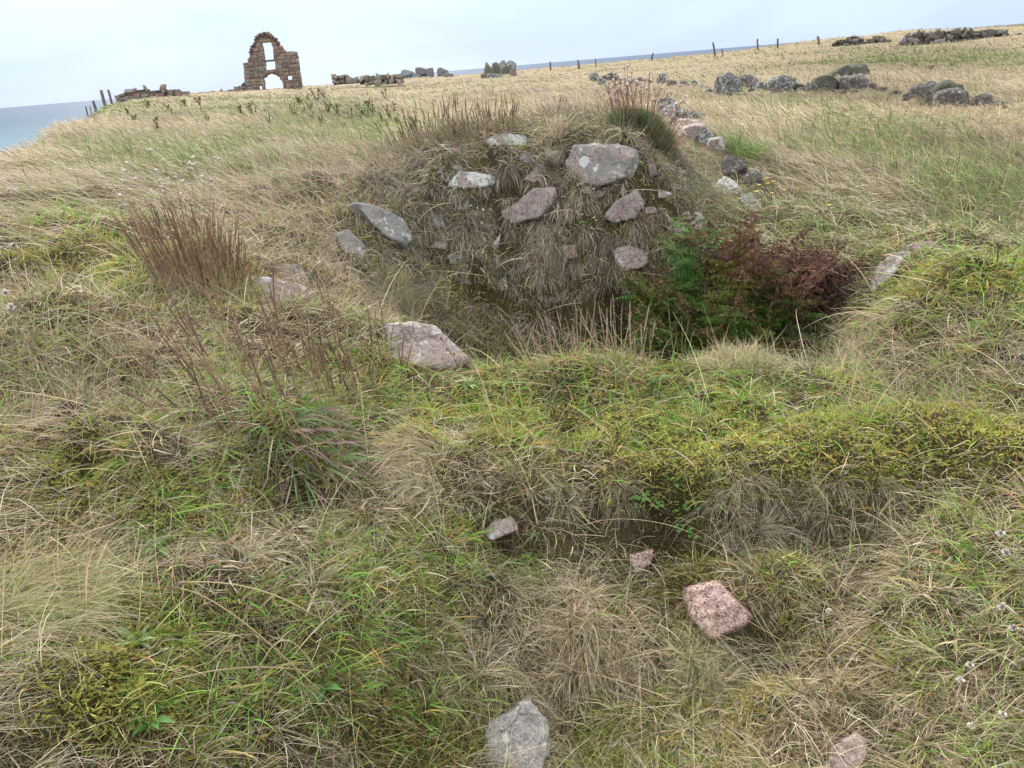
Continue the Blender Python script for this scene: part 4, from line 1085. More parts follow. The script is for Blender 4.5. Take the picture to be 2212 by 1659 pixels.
ZR = lambda pts: [((570 + x * .12055) * .8534, (60 + y * .12055) * .8534) for x, y in pts]
ruin_out = ZR([(440, 1500), (432, 1400), (415, 1230), (402, 1100), (410, 1000), (385, 880), (400, 850), (480, 820), (475, 780), (520, 755), (560, 750), (555, 700), (565, 640), (552, 600), (575, 550), (600, 500),
               (632, 450), (640, 400), (650, 320), (700, 300), (740, 265), (790, 245), (850, 232), (910, 240), (960, 270), (1030, 310), (1070, 360), (1115, 420), (1140, 470), (1200, 490), (1240, 520), (1270, 570), (1310, 602),
               (1400, 605), (1490, 590), (1530, 640), (1540, 700), (1560, 850), (1580, 1000), (1600, 1130), (1620, 1280), (1640, 1420)])
ruin_hole = ZR([(780, 400), (965, 385), (1000, 500), (1025, 750), (1045, 795), (1060, 880), (1068, 955), (1105, 1095), (1130, 1130), (1160, 1150), (1190, 1200), (1215, 1240), (1230, 1480), (860, 1540), (845, 1230), (842, 1190), (812, 1165), (878, 1150), (862, 1100), (870, 970), (855, 880), (850, 805), (838, 700), (820, 600)])
ruin_h2 = ZR([(1320, 1115), (1405, 1100), (1408, 1160), (1322, 1172)])
ruin_h3 = ZR([(712, 1305), (775, 1300), (782, 1385), (715, 1385)])
PL = WallPlane(590, 192, 78, math.radians(-11))
ruin = empty('ruined_gable', PL.O, 'ruined red stone gable with a tall window over an arched doorway', 'ruin')
holes = [ruin_hole, ruin_h2, ruin_h3]
place(mesh_np('wall', *masonry(PL, [ruin_out] + holes, (.22, .42), (.22, .7), .52, SANDST, 11, .015, .018, .03)[:2], None, M_MASON, masonry(PL, [ruin_out] + holes, (.22, .42), (.22, .7), .52, SANDST, 11, .015, .018, .03)[2]), PL, ruin)
V, F, C = core(PL, [ruin_out] + holes, .42, (.18, .135, .108), .16)
place(mesh_np('mortar', V, F, None, M_MASON, C), PL, ruin)


def slab(pl, name, pts, th, col, root, seed, nseg=7, rad=.12):
    """a band across an opening, built from upright wedge stones"""
    g = np.random.default_rng(seed)
    top, bot = pl.uv(pts[0]), pl.uv(pts[1])
    T = np.linspace(0, 1, nseg + 1)
    def along(q): 
        s = np.r_[0, np.cumsum(np.linalg.norm(np.diff(q, axis=0), axis=1))]; s /= s[-1]
        return np.stack([np.interp(T, s, q[:, 0]), np.interp(T, s, q[:, 1])], -1)
    A, B = along(top), along(bot)
    Vs, Fs, Cs = [], [], []; n = 0
    for i in range(nseg):
        q = np.array([B[i], B[i + 1], A[i + 1], A[i]]); c = q.mean(0); q = c + (q - c) * .985 + g.normal(0, .015, (4, 2))
        w1, w0 = th / 2 + g.uniform(-.05, .05), -th / 2 + g.uniform(-.05, .05)
        P = np.concatenate([pl.xyz(q[:, 0], q[:, 1], np.full(4, w0)), pl.xyz(q[:, 0], q[:, 1], np.full(4, w1))])
        Vs.append(P); Fs.append(np.array([[3, 2, 1, 0], [4, 5, 6, 7], [0, 1, 5, 4], [1, 2, 6, 5], [2, 3, 7, 6], [3, 0, 4, 7]]) + n); n += 8
        Cs.append(np.tile(np.clip(np.array(col) * g.uniform(.8, 1.2), 0, 1), (8, 1)))
    return place(mesh_np(name, np.concatenate(Vs), np.concatenate(Fs), None, M_MASON, np.concatenate(Cs)), pl, root)


slab(PL, 'arch', [ZR([(850, 978), (960, 965), (1090, 955)]), ZR([(858, 1105), (900, 1072), (985, 1055), (1060, 1066), (1125, 1105)])], .7, (.22, .16, .125), ruin, 3, 8)
slab(PL, 'lintel', [ZR([(830, 768), (1045, 748)]), ZR([(832, 806), (1050, 790)])], .3, (.13, .09, .075), ruin, 4, 1)
slab(PL, 'window_head', [ZR([(750, 372), (860, 345), (985, 355)]), ZR([(765, 402), (870, 395), (985, 384)])], .8, (.25, .17, .13), ruin, 5, 2)
# ragged slates left along the top
g = np.random.default_rng(8)
edge = PL.uv(ZR([(545, 740), (552, 690), (558, 640), (548, 600), (570, 550), (597, 500), (628, 450), (638, 400), (648, 330), (700, 300), (740, 265), (790, 245), (850, 232), (910, 240), (960, 270), (1030, 310), (1070, 360), (1115, 420), (1140, 470)]))
s = np.r_[0, np.cumsum(np.linalg.norm(np.diff(edge, axis=0), axis=1))]
Vs, Fs, Cs = [], [], []; n = 0
cen = PL.uv(ZR([(900, 700)]))[0]
for t in np.arange(0, s[-1], .115):
    c = np.array([np.interp(t, s, edge[:, 0]), np.interp(t, s, edge[:, 1])])
    o_ = c - cen; o_ = o_ / np.linalg.norm(o_) * np.array([.8, 1]) + np.array([0, .25]); o_ /= np.linalg.norm(o_)
    q = np.array([-o_[1], o_[0]]); L_ = g.uniform(.10, .42); tk = g.uniform(.03, .06)
    Q = np.array([c - o_ * .12 - q * tk, c - o_ * .12 + q * tk, c + o_ * L_ * .7 + q * tk, c + o_ * L_ * .7 - q * tk])
    P = np.concatenate([PL.xyz(Q[:, 0], Q[:, 1], np.full(4, -.3 + g.uniform(-.1, .1))), PL.xyz(Q[:, 0], Q[:, 1], np.full(4, .32 + g.uniform(-.1, .1)))])
    Vs.append(P); Fs.append(np.array([[3, 2, 1, 0], [4, 5, 6, 7], [0, 1, 5, 4], [1, 2, 6, 5], [2, 3, 7, 6], [3, 0, 4, 7]]) + n); n += 8
    Cs.append(np.tile(np.array([.16, .115, .10]) * g.uniform(.7, 1.3), (8, 1)))
place(mesh_np('coping', np.concatenate(Vs), np.concatenate(Fs), None, M_MASON, np.concatenate(Cs)), PL, ruin)


def low_wall(name, label, poly, r, yaw, th, rows, lens, pal, seed, jit=.06, coping=None):
    c = np.mean(poly, 0)
    pl = WallPlane(c[0], max(p[1] for p in poly), r, yaw)
    V, F, C = masonry(pl, [poly], rows, lens, th, pal, seed, gap=.01, jit=jit, proud=.14, skip=.12)
    if coping is None:
        root = empty(name, pl.O, label, 'stone wall')
        place(mesh_np('wall_face', V, F, None, M_MASON, C), pl, root)
        V, F, C = core(pl, [poly], th * .7, (.09, .08, .065), .12)
        place(mesh_np('wall_core', V, F, None, M_MASON, C), pl, root)
        return root
    root = empty(name, pl.O, label, 'stone wall')
    place(mesh_np('wall_face', V, F, None, M_MASON, C), pl, root)
    V, F, C = core(pl, [poly], th * .7, (.06, .055, .05), .12)
    place(mesh_np('wall_core', V, F, None, M_MASON, C), pl, root)
    g = np.random.default_rng(seed + 1)
    e = pl.uv(coping); s = np.r_[0, np.cumsum(np.linalg.norm(np.diff(e, axis=0), axis=1))]
    rects = []
    for t in np.arange(.1, s[-1], .26):
        u = np.interp(t, s, e[:, 0]); v = np.interp(t, s, e[:, 1]); h = g.uniform(.10, .28)
        rects.append((u - .12, u + .12, v - .12, v + h))
    V, F, C = blocks(pl, rects, th * .8, pick(pal, len(rects), g, .2) / PALE, g, .08, .1)
    place(mesh_np('coping', V, F, None, M_MASON, C), pl, root)
    return root


low_wall('low_wall', 'low broken red stone wall beside the leaning posts above the sea', [(250, 222), (254, 205), (266, 203), (270, 197), (286, 193), (300, 196), (316, 192), (330, 196), (345, 195), (350, 189), (357, 190), (362, 195), (386, 194), (396, 199), (405, 197), (409, 206), (404, 216), (330, 218)], 66, .1, 1.2, (.2, .36), (.25, .6), SANDST, 21)
low_wall('collapsed_wall', 'grassed over collapsed wall running into the left foot of the gable', [(405, 212), (430, 203), (455, 200), (480, 198), (502, 193), (520, 184), (527, 176), (534, 186), (536, 204), (480, 210), (420, 216)], 76, -.1, 1.0, (.14, .25), (.3, .6), GREYST, 22)
low_wall('rubble_wall', 'low rubble wall on the skyline between the gable and the pale blocks', [(716, 182), (720, 164), (735, 161), (748, 162), (760, 168), (778, 171), (800, 167), (820, 164), (850, 160), (866, 163), (876, 172), (860, 180)], 60, 0, 1.0, (.2, .36), (.2, .5), GREYST, 23)
low_wall('field_wall', 'dark drystone wall with upright coping stones at the far right skyline', [(1942, 100), (1946, 84), (1956, 76), (1975, 77), (1990, 71), (2020, 74), (2040, 70), (2062, 66), (2085, 69), (2110, 67), (2140, 69), (2166, 66), (2180, 74), (2200, 78), (2212, 92), (2060, 98)], 58, .15, .9, (.18, .34), (.2, .45), DARKST, 24, coping=[(1958, 80), (1990, 75), (2040, 74), (2062, 70), (2110, 71), (2164, 70)])
low_wall('fallen_wall', 'shorter fallen piece of dark drystone wall left of the long far one', [(1796, 98), (1806, 88), (1822, 84), (1838, 80), (1856, 80), (1868, 88), (1880, 86), (1890, 79), (1910, 79), (1918, 86), (1930, 98)], 60, 0, .9, (.18, .32), (.2, .45), DARKST, 25, coping=[(1832, 86), (1838, 83), (1856, 83)])


# ------------------------------------------------------------------ fence posts
def post(label, top, bot, wpx, r, seed):
    g = np.random.default_rng(seed)
    pl = WallPlane(bot[0], bot[1], r)
    (u0, v0), (u1, v1) = pl.uv([bot, top])
    hw = wpx / FD * r / 2
    n = 7; V = []
    for i in range(n):
        t = i / (n - 1); v = (v0 - .35) + (v1 - v0 + .35) * t
        c = u0 + (u1 - u0) * max(0, (v - v0) / max(v1 - v0, .01)) + g.normal(0, hw * .08)
        k = hw * (1.05 - .18 * t) * g.uniform(.92, 1.08)
        for a, b in ((-1, -1), (0, -1.12), (1, -1), (1.1, 0), (1, 1), (0, 1.12), (-1, 1), (-1.1, 0)):
            vt = v + (g.uniform(-.9, .5) * hw * (1 if a < .5 else .2) if i == n - 1 else 0)
            V.append(pl.xyz(np.array(c + a * k * .8), np.array(vt), np.array(b * k * .8)))
    F4 = [[i * 8 + j, i * 8 + (j + 1) % 8, (i + 1) * 8 + (j + 1) % 8, (i + 1) * 8 + j] for i in range(n - 1) for j in range(8)]
    V = np.array(V); tip = len(V); V = np.vstack([V, V[-8:].mean(0)])
    F3 = [[(n - 1) * 8 + j, (n - 1) * 8 + (j + 1) % 8, tip] for j in range(8)]
    col = np.tile(np.array([.16, .135, .12]) * g.uniform(.75, 1.15), (len(V), 1))
    o = mesh_np('fence_post', V, np.array(F4), np.array(F3), M_WOOD, col); o.location = pl.O
    return tag(o, label, 'fence post', 'weathered fence posts on the skyline')


for i, (lb, tp, bt, wp, r) in enumerate([
    ('split topped grey post, left of the leaning pair by the low red wall', (218, 194), (226, 224), 6.5, 52),
    ('thinner split grey post, right of the leaning pair by the low red wall', (234, 193), (241, 222), 5, 54),
    ('leaning grey post on the cliff edge, nearer than the pair', (201, 217), (209, 248), 5.5, 40),
    ('thin short post stump at the cliff edge, outermost towards the sea', (185, 229), (190, 250), 3, 42),
    ('thin short post stump at the cliff edge next to the outermost one', (194, 228), (197, 246), 2.6, 44),
    ('tallest of the upright posts on the right hand skyline', (1540, 91), (1544, 114), 4.2, 62),
    ('short stub of a post just right of the tallest skyline post', (1559, 104), (1561, 116), 3.2, 60),
    ('middle upright post on the right hand skyline, left of a matching one', (1636, 84), (1637, 101), 4.0, 66),
    ('upright post on the right hand skyline nearest the fallen dark wall', (1680, 83), (1680, 101), 4.2, 66),
    ('thick broken stub between the upright posts and the fallen dark wall', (1767, 78), (1769, 92), 5.5, 66),
    ('small leaning stub in front of the sea band left of the tall posts', (1411, 114), (1408, 124), 4.0, 70),
    ('double stub of dark wood against the sea band above the straw', (1249, 130), (1250, 140), 5.0, 70),
    ('little dark stub against the sea band, left of the double stub', (1188, 133), (1189, 143), 4.0, 70),
    ('thin dark stub against the sea band, right of the double stub', (1286, 127), (1287, 136), 2.6, 74)]):
    post(lb, tp, bt, wp, r, 300 + i)
# ------------------------------------------------------------------ plants
class PM:
    """collects tubes and leaves of one plant part"""
    def __init__(s): s.V, s.F, s.C, s.n = [], [], [], 0
    def _add(s, V, F, C):
        s.V.append(V); s.F.append(np.asarray(F) + s.n); s.C.append(C); s.n += len(V)
    def tube(s, pts, rad, col, sides=4):
        pts = np.asarray(pts, float); n = len(pts)
        rad = np.broadcast_to(np.asarray(rad, float), (n,)); col = np.broadcast_to(np.asarray(col, float), (n, 3))
        d = np.gradient(pts, axis=0); d /= np.maximum(np.linalg.norm(d, axis=1, keepdims=True), 1e-9)
        ref = np.where(np.abs(d[:, 2:3]) > .9, [[1., 0, 0]], [[0, 0, 1.]])
        a = np.cross(d, ref); a /= np.maximum(np.linalg.norm(a, axis=1, keepdims=True), 1e-9); b = np.cross(d, a)
        th = np.arange(sides) * 2 * np.pi / sides
        V = pts[:, None] + rad[:, None, None] * (np.cos(th)[None, :, None] * a[:, None] + np.sin(th)[None, :, None] * b[:, None])
        F = [[i * sides + j, i * sides + (j + 1) % sides, (i + 1) * sides + (j + 1) % sides, (i + 1) * sides + j] for i in range(n - 1) for j in range(sides)]
        s._add(V.reshape(-1, 3), F, np.repeat(col, sides, 0))
    def leaf(s, pts, wid, col, up=(0, 0, 1.), fold=.25):
        """a blade along pts: left edge, midrib, right edge"""
        pts = np.asarray(pts, float); n = len(pts); wid = np.broadcast_to(np.asarray(wid, float), (n,)); col = np.broadcast_to(np.asarray(col, float), (n, 3))
        d = np.gradient(pts, axis=0); d /= np.maximum(np.linalg.norm(d, axis=1, keepdims=True), 1e-9)
        a = np.cross(d, up); l = np.linalg.norm(a, axis=1, keepdims=True); a = np.where(l > 1e-4, a / np.maximum(l, 1e-6), [[1., 0, 0]])
        nn = np.cross(a, d)
        V = np.stack([pts - a * wid[:, None] + nn * wid[:, None] * fold, pts, pts + a * wid[:, None] + nn * wid[:, None] * fold], 1).reshape(-1, 3)
        F = [[i * 3 + j, i * 3 + j + 1, i * 3 + j + 4, i * 3 + j + 3] for i in range(n - 1) for j in (0, 1)]
        s._add(V, F, np.repeat(col, 3, 0))
    def blob(s, c, rad, col, g, sides=6, squash=1.0, rings=3):
        c = np.asarray(c, float); V = [c + [0, 0, -rad * squash]]
        for i in range(1, rings + 1):
            ph = np.pi * i / (rings + 1)
            for j in range(sides):
                a = 2 * np.pi * j / sides + i * .5; q = rad * g.uniform(.75, 1.2)
                V.append(c + [np.sin(ph) * np.cos(a) * q, np.sin(ph) * np.sin(a) * q, -np.cos(ph) * rad * squash])
        V.append(c + [0, 0, rad * squash]); V = np.array(V); F = []
        for j in range(sides):
            k = (j + 1) % sides
            F.append([0, 1 + k, 1 + j, 1 + j])
            for i in range(rings - 1): F.append([1 + i * sides + j, 1 + i * sides + k, 1 + (i + 1) * sides + k, 1 + (i + 1) * sides + j])
            F.append([1 + (rings - 1) * sides + j, 1 + (rings - 1) * sides + k, len(V) - 1, len(V) - 1])
        F4 = [f for f in F if f[2] != f[3]]; F3 = [f[:3] for f in F if f[2] == f[3]]
        s._add(V, [f[:3] + [f[2]] for f in F3] + F4, np.clip(np.asarray(col) * g.uniform(.8, 1.2, (len(V), 1)), 0, 1))
    def build(s, name, mat, parent=None, loc=None):
        V = np.concatenate(s.V); F = np.concatenate([np.asarray(f, np.int32).reshape(-1, 4) for f in s.F]); C = np.concatenate(s.C)
        q = F[F[:, 2] != F[:, 3]]; t = F[F[:, 2] == F[:, 3]][:, :3]
        o = mesh_np(name, V, q, t, mat, C, parent=parent)
        if loc is not None: o.location = loc
        return o


def arc(p0, d0, L, n, bend=(0, 0, 0), g=None, wob=0.0):
    """a curved line from p0; bend is added to its direction along the way"""
    d = np.asarray(d0, float); d = d / np.linalg.norm(d); p = np.asarray(p0, float); P = [p]
    for i in range(n):
        d = d + np.asarray(bend, float) / n
        if wob: d = d + g.normal(0, wob, 3) / n
        d = d / np.linalg.norm(d); p = p + d * L / n; P.append(p)
    return np.array(P)


def spike_pts(pm_s, pm_h, pts, g, stem_c, head_c, r0=.0011, r1=.0026, frac=.4):
    n = len(pts); k = max(2, int(n * (1 - frac)))
    pm_s.tube(pts[:k + 1], np.linspace(r0 * 1.25, r0, k + 1), stem_c, 4)
    s = np.linspace(0, 1, (n - k) * 7); idx = np.linspace(k, n - 1, len(s))
    hp = np.stack([np.interp(idx, np.arange(n), pts[:, j]) for j in range(3)], -1)
    rr = r1 * (1 - s ** 3 * .6) * np.where(np.arange(len(s)) % 2, .62, 1.2) * g.uniform(.85, 1.15, len(s)); rr[0] = r0
    cc = np.asarray(head_c) * g.uniform(.65, 1.3, (len(s), 1))
    pm_h.tube(hp, rr, cc, 5)


def plantain(label, base, spread, n, hgt_rng, lean, leaf_n, leaf_L, leaf_pal, seed, group=None, sub=False, head_c=(.105, .065, .045), stem_c=(.30, .20, .12), r1=.0026, lw=.0022, leaf_up=.9, rad_sc=1.0, extra=0):
    """a sea plantain: linear leaves in a tuft, brown seed spikes on thin stalks"""
    g = np.random.default_rng(seed)
    P = at(*base); root = empty('sea_plantain', P, label, 'plantain', group)
    m = leaf_n
    if m:
        a = g.uniform(0, 2 * np.pi, m); q = spread * np.sqrt(g.uniform(0, 1, m)) * .8
        x, y = P[0] + np.cos(a) * q, P[1] + np.sin(a) * q
        R = np.stack([x, y, hgt(x, y) - .005], -1)
        out = np.stack([np.cos(a), np.sin(a), np.zeros(m)], -1)
        cb = pick(leaf_pal, m, g, .15)
        V, F, C = strands(R, out * g.uniform(.3, .9, (m, 1)) + np.array([0, 0, leaf_up]) + np.asarray(lean) * .25, g.uniform(*leaf_L, m), lw * g.uniform(.8, 1.4, m) * 2, cb, cb * g.uniform(.8, 1.3, (m, 1)), 6, g.uniform(.8, 2.6, m), g.normal(0, .5, m), g, .004, wob=.25)
        o = mesh_np('leaves', V - P, F, None, M_PLANT, C, parent=root)
    X_ = PM()
    for i in range(n + extra):
        a = g.uniform(0, 2 * np.pi); q = spread * math.sqrt(g.uniform(0, 1))
        x, y = P[0] + math.cos(a) * q, P[1] + math.sin(a) * q
        L = g.uniform(*hgt_rng)
        d0 = np.array([0, 0, 1.0]) + np.asarray(lean) * g.uniform(.4, 1.3) + np.array([math.cos(a), math.sin(a), 0]) * .3 * q / max(spread, .01) + g.normal(0, .10, 3)
        pts = arc((0, 0, -.01), d0, L, 9, bend=(g.normal(0, .12), g.normal(0, .12), g.uniform(-.1, .25)), g=g, wob=.12)
        s_, h_ = PM(), PM()
        if i >= n:
            s_ = h_ = X_; pts = pts + np.array([x - P[0], y - P[1], float(hgt(x, y)) - P[2]])
        sc = np.asarray(stem_c) * g.uniform(.75, 1.35)
        spike_pts(s_, h_, pts, g, sc, np.asarray(head_c) * g.uniform(.7, 1.5), .0011 * rad_sc, r1 * g.uniform(.8, 1.2) * rad_sc, g.uniform(.3, .5))
        if i >= n: continue
        st = s_.build('seed_stalk', M_DRY, root, (x - P[0], y - P[1], float(hgt(x, y)) - P[2]))
        h_.build('seed_spike', M_DRY, st)
    if extra:
        tag(X_.build('seed_stalks', M_DRY, root), kind='stuff')
    return root


LEAF_GO = [(3, .13, .17, .04), (2, .20, .23, .06), (1.5, .38, .22, .05), (1, .34, .30, .10), (1, .09, .12, .04)]
LEAF_PUR = [(3, .22, .15, .13), (2, .28, .20, .16), (3, .11, .17, .06), (2, .15, .20, .08), (1, .36, .30, .20)]
LEAF_DRY = [(3, .20, .14, .09), (2, .14, .15, .05), (2, .28, .21, .13)]
LL = (-.28, -.05, 0)
plantain('dense clump of dark brown seed spikes over orange green leaves, left rim', (440, 628), .17, 92, (.20, .36), (-.12, .1, 0), 900, (.07, .19), LEAF_GO, 501, r1=.0027, rad_sc=1.0, stem_c=(.40, .28, .19), head_c=(.20, .12, .08), extra=150)
plantain('sparse knobbly seed spikes rising from a purple and green leaf tuft, front left', (585, 890), .24, 70, (.26, .46), (-.34, .12, 0), 520, (.09, .22), LEAF_PUR, 502, leaf_up=.25, lw=.0035, head_c=(.19, .12, .08), r1=.0029)
plantain('knobbly seed spikes over bright turf left of the big sloping pink stone', (745, 835), .25, 64, (.18, .34), (-.22, .1, 0), 220, (.06, .14), LEAF_GO, 503, head_c=(.19, .12, .08), r1=.0029)
plantain('row of pale brown seed spikes on the front lip before the dark mound foot', (1215, 800), .16, 34, (.16, .30), (-.16, .05, 0), 120, (.05, .12), LEAF_GO, 504, stem_c=(.42, .30, .20), head_c=(.30, .22, .155), r1=.0028)
plantain('pale seed spikes on the front lip, nearer the fern', (1335, 800), .15, 34, (.16, .31), (-.18, .05, 0), 120, (.05, .12), LEAF_GO, 505, stem_c=(.42, .30, .20), head_c=(.30, .22, .155), r1=.0028)
plantain('three tall lone seed spikes standing before the left edge of the fern', (1462, 795), .05, 4, (.24, .34), (-.08, .05, 0), 40, (.05, .1), LEAF_GO, 506, head_c=(.16, .11, .08))
plantain('tangle of brown seed spikes on the left shoulder of the mound top', (930, 306), .28, 100, (.16, .34), (-.12, 0, 0), 800, (.08, .2), LEAF_DRY, 507, rad_sc=1.05, head_c=(.125, .082, .058), stem_c=(.20, .14, .09))
plantain('brown seed spikes on the middle of the mound top above the flat white stone', (1050, 290), .24, 80, (.12, .27), (-.10, 0, 0), 400, (.07, .17), LEAF_DRY, 508, rad_sc=1.05, head_c=(.125, .082, .058), stem_c=(.20, .14, .09))
plantain('few dark seed spikes standing on the grassy right bank', (2085, 690), .18, 12, (.12, .22), (-.05, 0, 0), 60, (.05, .1), LEAF_DRY, 509)
plantain('small group of reddish seed spikes on the back of the mound top', (1210, 236), .10, 16, (.14, .26), (.05, 0, 0), 40, (.05, .1), LEAF_DRY, 510, rad_sc=1.6, head_c=(.15, .08, .06))


def place_on(px, py, r):
    d = ray(px, py)
    return CP + d * (r / math.hypot(d[0], d[1]))


def curve3(P0, P1, P2, n=12):
    t = np.linspace(0, 1, n)[:, None]
    return (1 - t) ** 2 * P0 + 2 * t * (1 - t) * P1 + t ** 2 * P2


def flower_stem(name, label, cat, base, head, mid=None, closer=.96, kind='knap', group=None, seed=0, rad=.0011, stem_c=(.30, .22, .13), size=.007):
    """one long stem whose head stands at a given place"""
    g = np.random.default_rng(seed)
    B = at(*base); rb = math.hypot(B[0], B[1]); H = place_on(*head, rb * closer)
    H[2] = max(H[2], hgt(H[0], H[1]) + .02)
    M = (B + H) / 2 + np.array([0, 0, .35 * np.linalg.norm(H - B) * .5])
    if mid is not None: M = 2 * place_on(*mid, rb * (1 + closer) / 2) - (B + H) / 2
    pts = curve3(B, M, H, 16)
    pts[:, 2] = np.maximum(pts[:, 2], hgt(pts[:, 0], pts[:, 1]) + .008)
    root = empty(name, B, label, cat, group)
    s = PM(); s.tube(pts - B, np.linspace(rad * 1.3, rad * .8, 16), np.asarray(stem_c) * g.uniform(.8, 1.2), 5); s.build('stem', M_DRY, root)
    h = PM(); Q = pts[-1] - B; dr = pts[-1] - pts[-3]; dr /= np.linalg.norm(dr)
    if kind == 'knap':
        h.blob(Q, size * .8, (.085, .055, .04), g, 7, 1.15, 4)
        for k in range(14):
            v = g.normal(0, 1, 3); v /= np.linalg.norm(v); v = v * .7 + dr * .6
            h.leaf([Q, Q + v * size * .9, Q + v * size * 1.5], [.0016, .0014, .0002], np.array([.14, .095, .065]) * g.uniform(.6, 1.6), up=(.3, .4, .8))
    elif kind == 'thrift':
        for k in range(46):
            v = g.normal(0, 1, 3); v = v / np.linalg.norm(v) + dr * .75; v /= np.linalg.norm(v)
            c = np.array([.66, .60, .55]) * g.uniform(.75, 1.15) if g.uniform() < .85 else np.array([.30, .21, .15])
            sd = np.cross(v, [.3, .8, .2])
            h.leaf([Q + v * size * .2, Q + v * size * .8, Q + v * size * g.uniform(1.0, 1.35)], [.0012, .0027, .0012], c, up=sd, fold=.5)
        h.blob(Q, size * .5, (.36, .26, .19), g, 6, 1, 3)
    else:                                             # a drooping brown seed head
        L = size * 4.2; pp = arc(Q, dr, L, 8, (0, 0, -.5), g, .1)
        h.tube(pp, size * .55 * np.array([.5, .9, 1, 1, .95, .85, .7, .5, .15]), (.25, .185, .13), 6)
        for k in range(70):
            i = g.uniform(0, 7.6); c0 = np.array([np.interp(i, np.arange(9), pp[:, j]) for j in range(3)])
            v = g.normal(0, 1, 3); v /= np.linalg.norm(v); v = v * .8 + dr * .7
            h.leaf([c0, c0 + v * size * .6, c0 + v * size * 1.1], [.0012, .0017, .0003], np.array([.33, .25, .185]) * g.uniform(.55, 1.35), up=(.2, .5, .8))
    h.build('seed_head' if kind != 'thrift' else 'flower_head', M_DRY, root)
    return root


GK = 'dark round seed heads in the front turf'
for i, (hd, bs, lb) in enumerate([
    ((1085, 850), (1099, 975), 'dark round seed head on a straight stem in the middle of the front turf'),
    ((1123, 876), (1171, 1052), 'dark round seed head right of the straight stemmed one'),
    ((1064, 948), (1135, 1100), 'upper one of two brown seed heads whose stems run close together'),
    ((1071, 965), (1142, 1112), 'lower one of two brown seed heads whose stems run close together'),
    ((996, 993), (1125, 1083), 'small seed head on a stem leaning far left above the tan tussock'),
    ((1222, 890), (1243, 1000), 'seed head on a pale stem amid bright green turf'),
    ((1293, 927), (1281, 970), 'short dark seed head in the mossy turf, lower right of the pale stemmed one'),
    ((1333, 935), (1310, 985), 'upper of two short seed heads on the mossy turf'),
    ((1331, 953), (1318, 992), 'lower of two short seed heads on the mossy turf'),
    ((1432, 1001), (1490, 1035), 'pale seed head leaning left above the small broad green leaves'),
    ((1255, 988), (1244, 1020), 'thin upright seed head at the edge of the turf'),
    ((1288, 809), (1295, 888), 'dark double seed head standing before the seed spikes of the lip'),
    ((1453, 800), (1460, 850), 'dark seed head below the left side of the fern'),
    ((953, 732), (996, 810), 'topmost of three dark seed heads in front of the sloping pink stone'),
    ((965, 755), (998, 808), 'middle one of three dark seed heads in front of the sloping pink stone'),
    ((981, 765), (1000, 812), 'lowest of three dark seed heads in front of the sloping pink stone')]):
    flower_stem('knapweed', lb, 'seed head', bs, hd, kind='knap', group=GK, seed=600 + i, closer=.965, stem_c=(.17, .12, .08) if i % 3 else (.36, .28, .17), size=.0062 if hd[1] > 800 else .0055)
GT = 'white dried thrift flowers at the right edge'
for i, (hd, bs, lb) in enumerate([
    ((2075, 1466), (2205, 1400), 'white dried flower on a thick looping stem, lower of a close pair'),
    ((2096, 1434), (2200, 1395), 'white dried flower just above the thick stemmed one'),
    ((2161, 1152), (2215, 1290), 'topmost white dried flower by the right edge'),
    ((2173, 1193), (2222, 1300), 'white dried flower second from the top by the right edge'),
    ((2166, 1310), (2230, 1400), 'white dried flower above the deep green grass at the right edge'),
    ((2190, 1356), (2240, 1420), 'white dried flower level with the bright pink block at the right edge'),
    ((2100, 1566), (2190, 1500), 'lowest white dried flower near the bottom right corner'),
    ((2167, 1540), (2230, 1490), 'white dried flower right of the lowest one near the corner')]):
    flower_stem('thrift', lb, 'dried flower', bs, hd, kind='thrift', group=GT, seed=640 + i, closer=.93, size=.0085, rad=.0012, stem_c=(.42, .35, .25))
GB = 'long stems with brown seed heads lying over the turf'
for i, (hd, bs, md, lb) in enumerate([
    ((404, 1258), (690, 1340), (560, 1275), 'long pale stem with a brown head lying across the turf, upper of the crossing pair'),
    ((388, 1272), (700, 1505), (520, 1340), 'long pale brown headed stem slanting across the turf, lower of the crossing pair'),
    ((380, 1467), (700, 1455), (540, 1442), 'long pale stem lying level over the turf with its brown head to the left'),
    ((566, 1432), (690, 1470), (625, 1385), 'kinked stem with a small brown head near the level stem'),
    ((636, 1252), (700, 1360), (670, 1285), 'short stem with a crumbling brown head above the crossing pair')]):
    flower_stem('ribwort_stem', lb, 'seed stem', bs, hd, mid=md, kind='droop', group=GB, seed=660 + i, closer=.965, size=.0065, rad=.0017, stem_c=(.47, .36, .21))
for i, (hd, bs, lb) in enumerate([((12, 632), (60, 760), 'white dried flower at the left edge above the dark hollow'), ((25, 662), (90, 770), 'pale dried flower just below the first at the left edge'), ((30, 530), (90, 640), 'pale flat flower cluster at the left edge by the brown grass'), ((20, 412), (60, 520), 'pale dried flower at the left edge against the straw')]):
    flower_stem('dried_flower', lb, 'dried flower', bs, hd, kind='thrift', group='pale dried flowers at the left edge', seed=680 + i, closer=.98, size=.011, rad=.0013, stem_c=(.40, .32, .2))


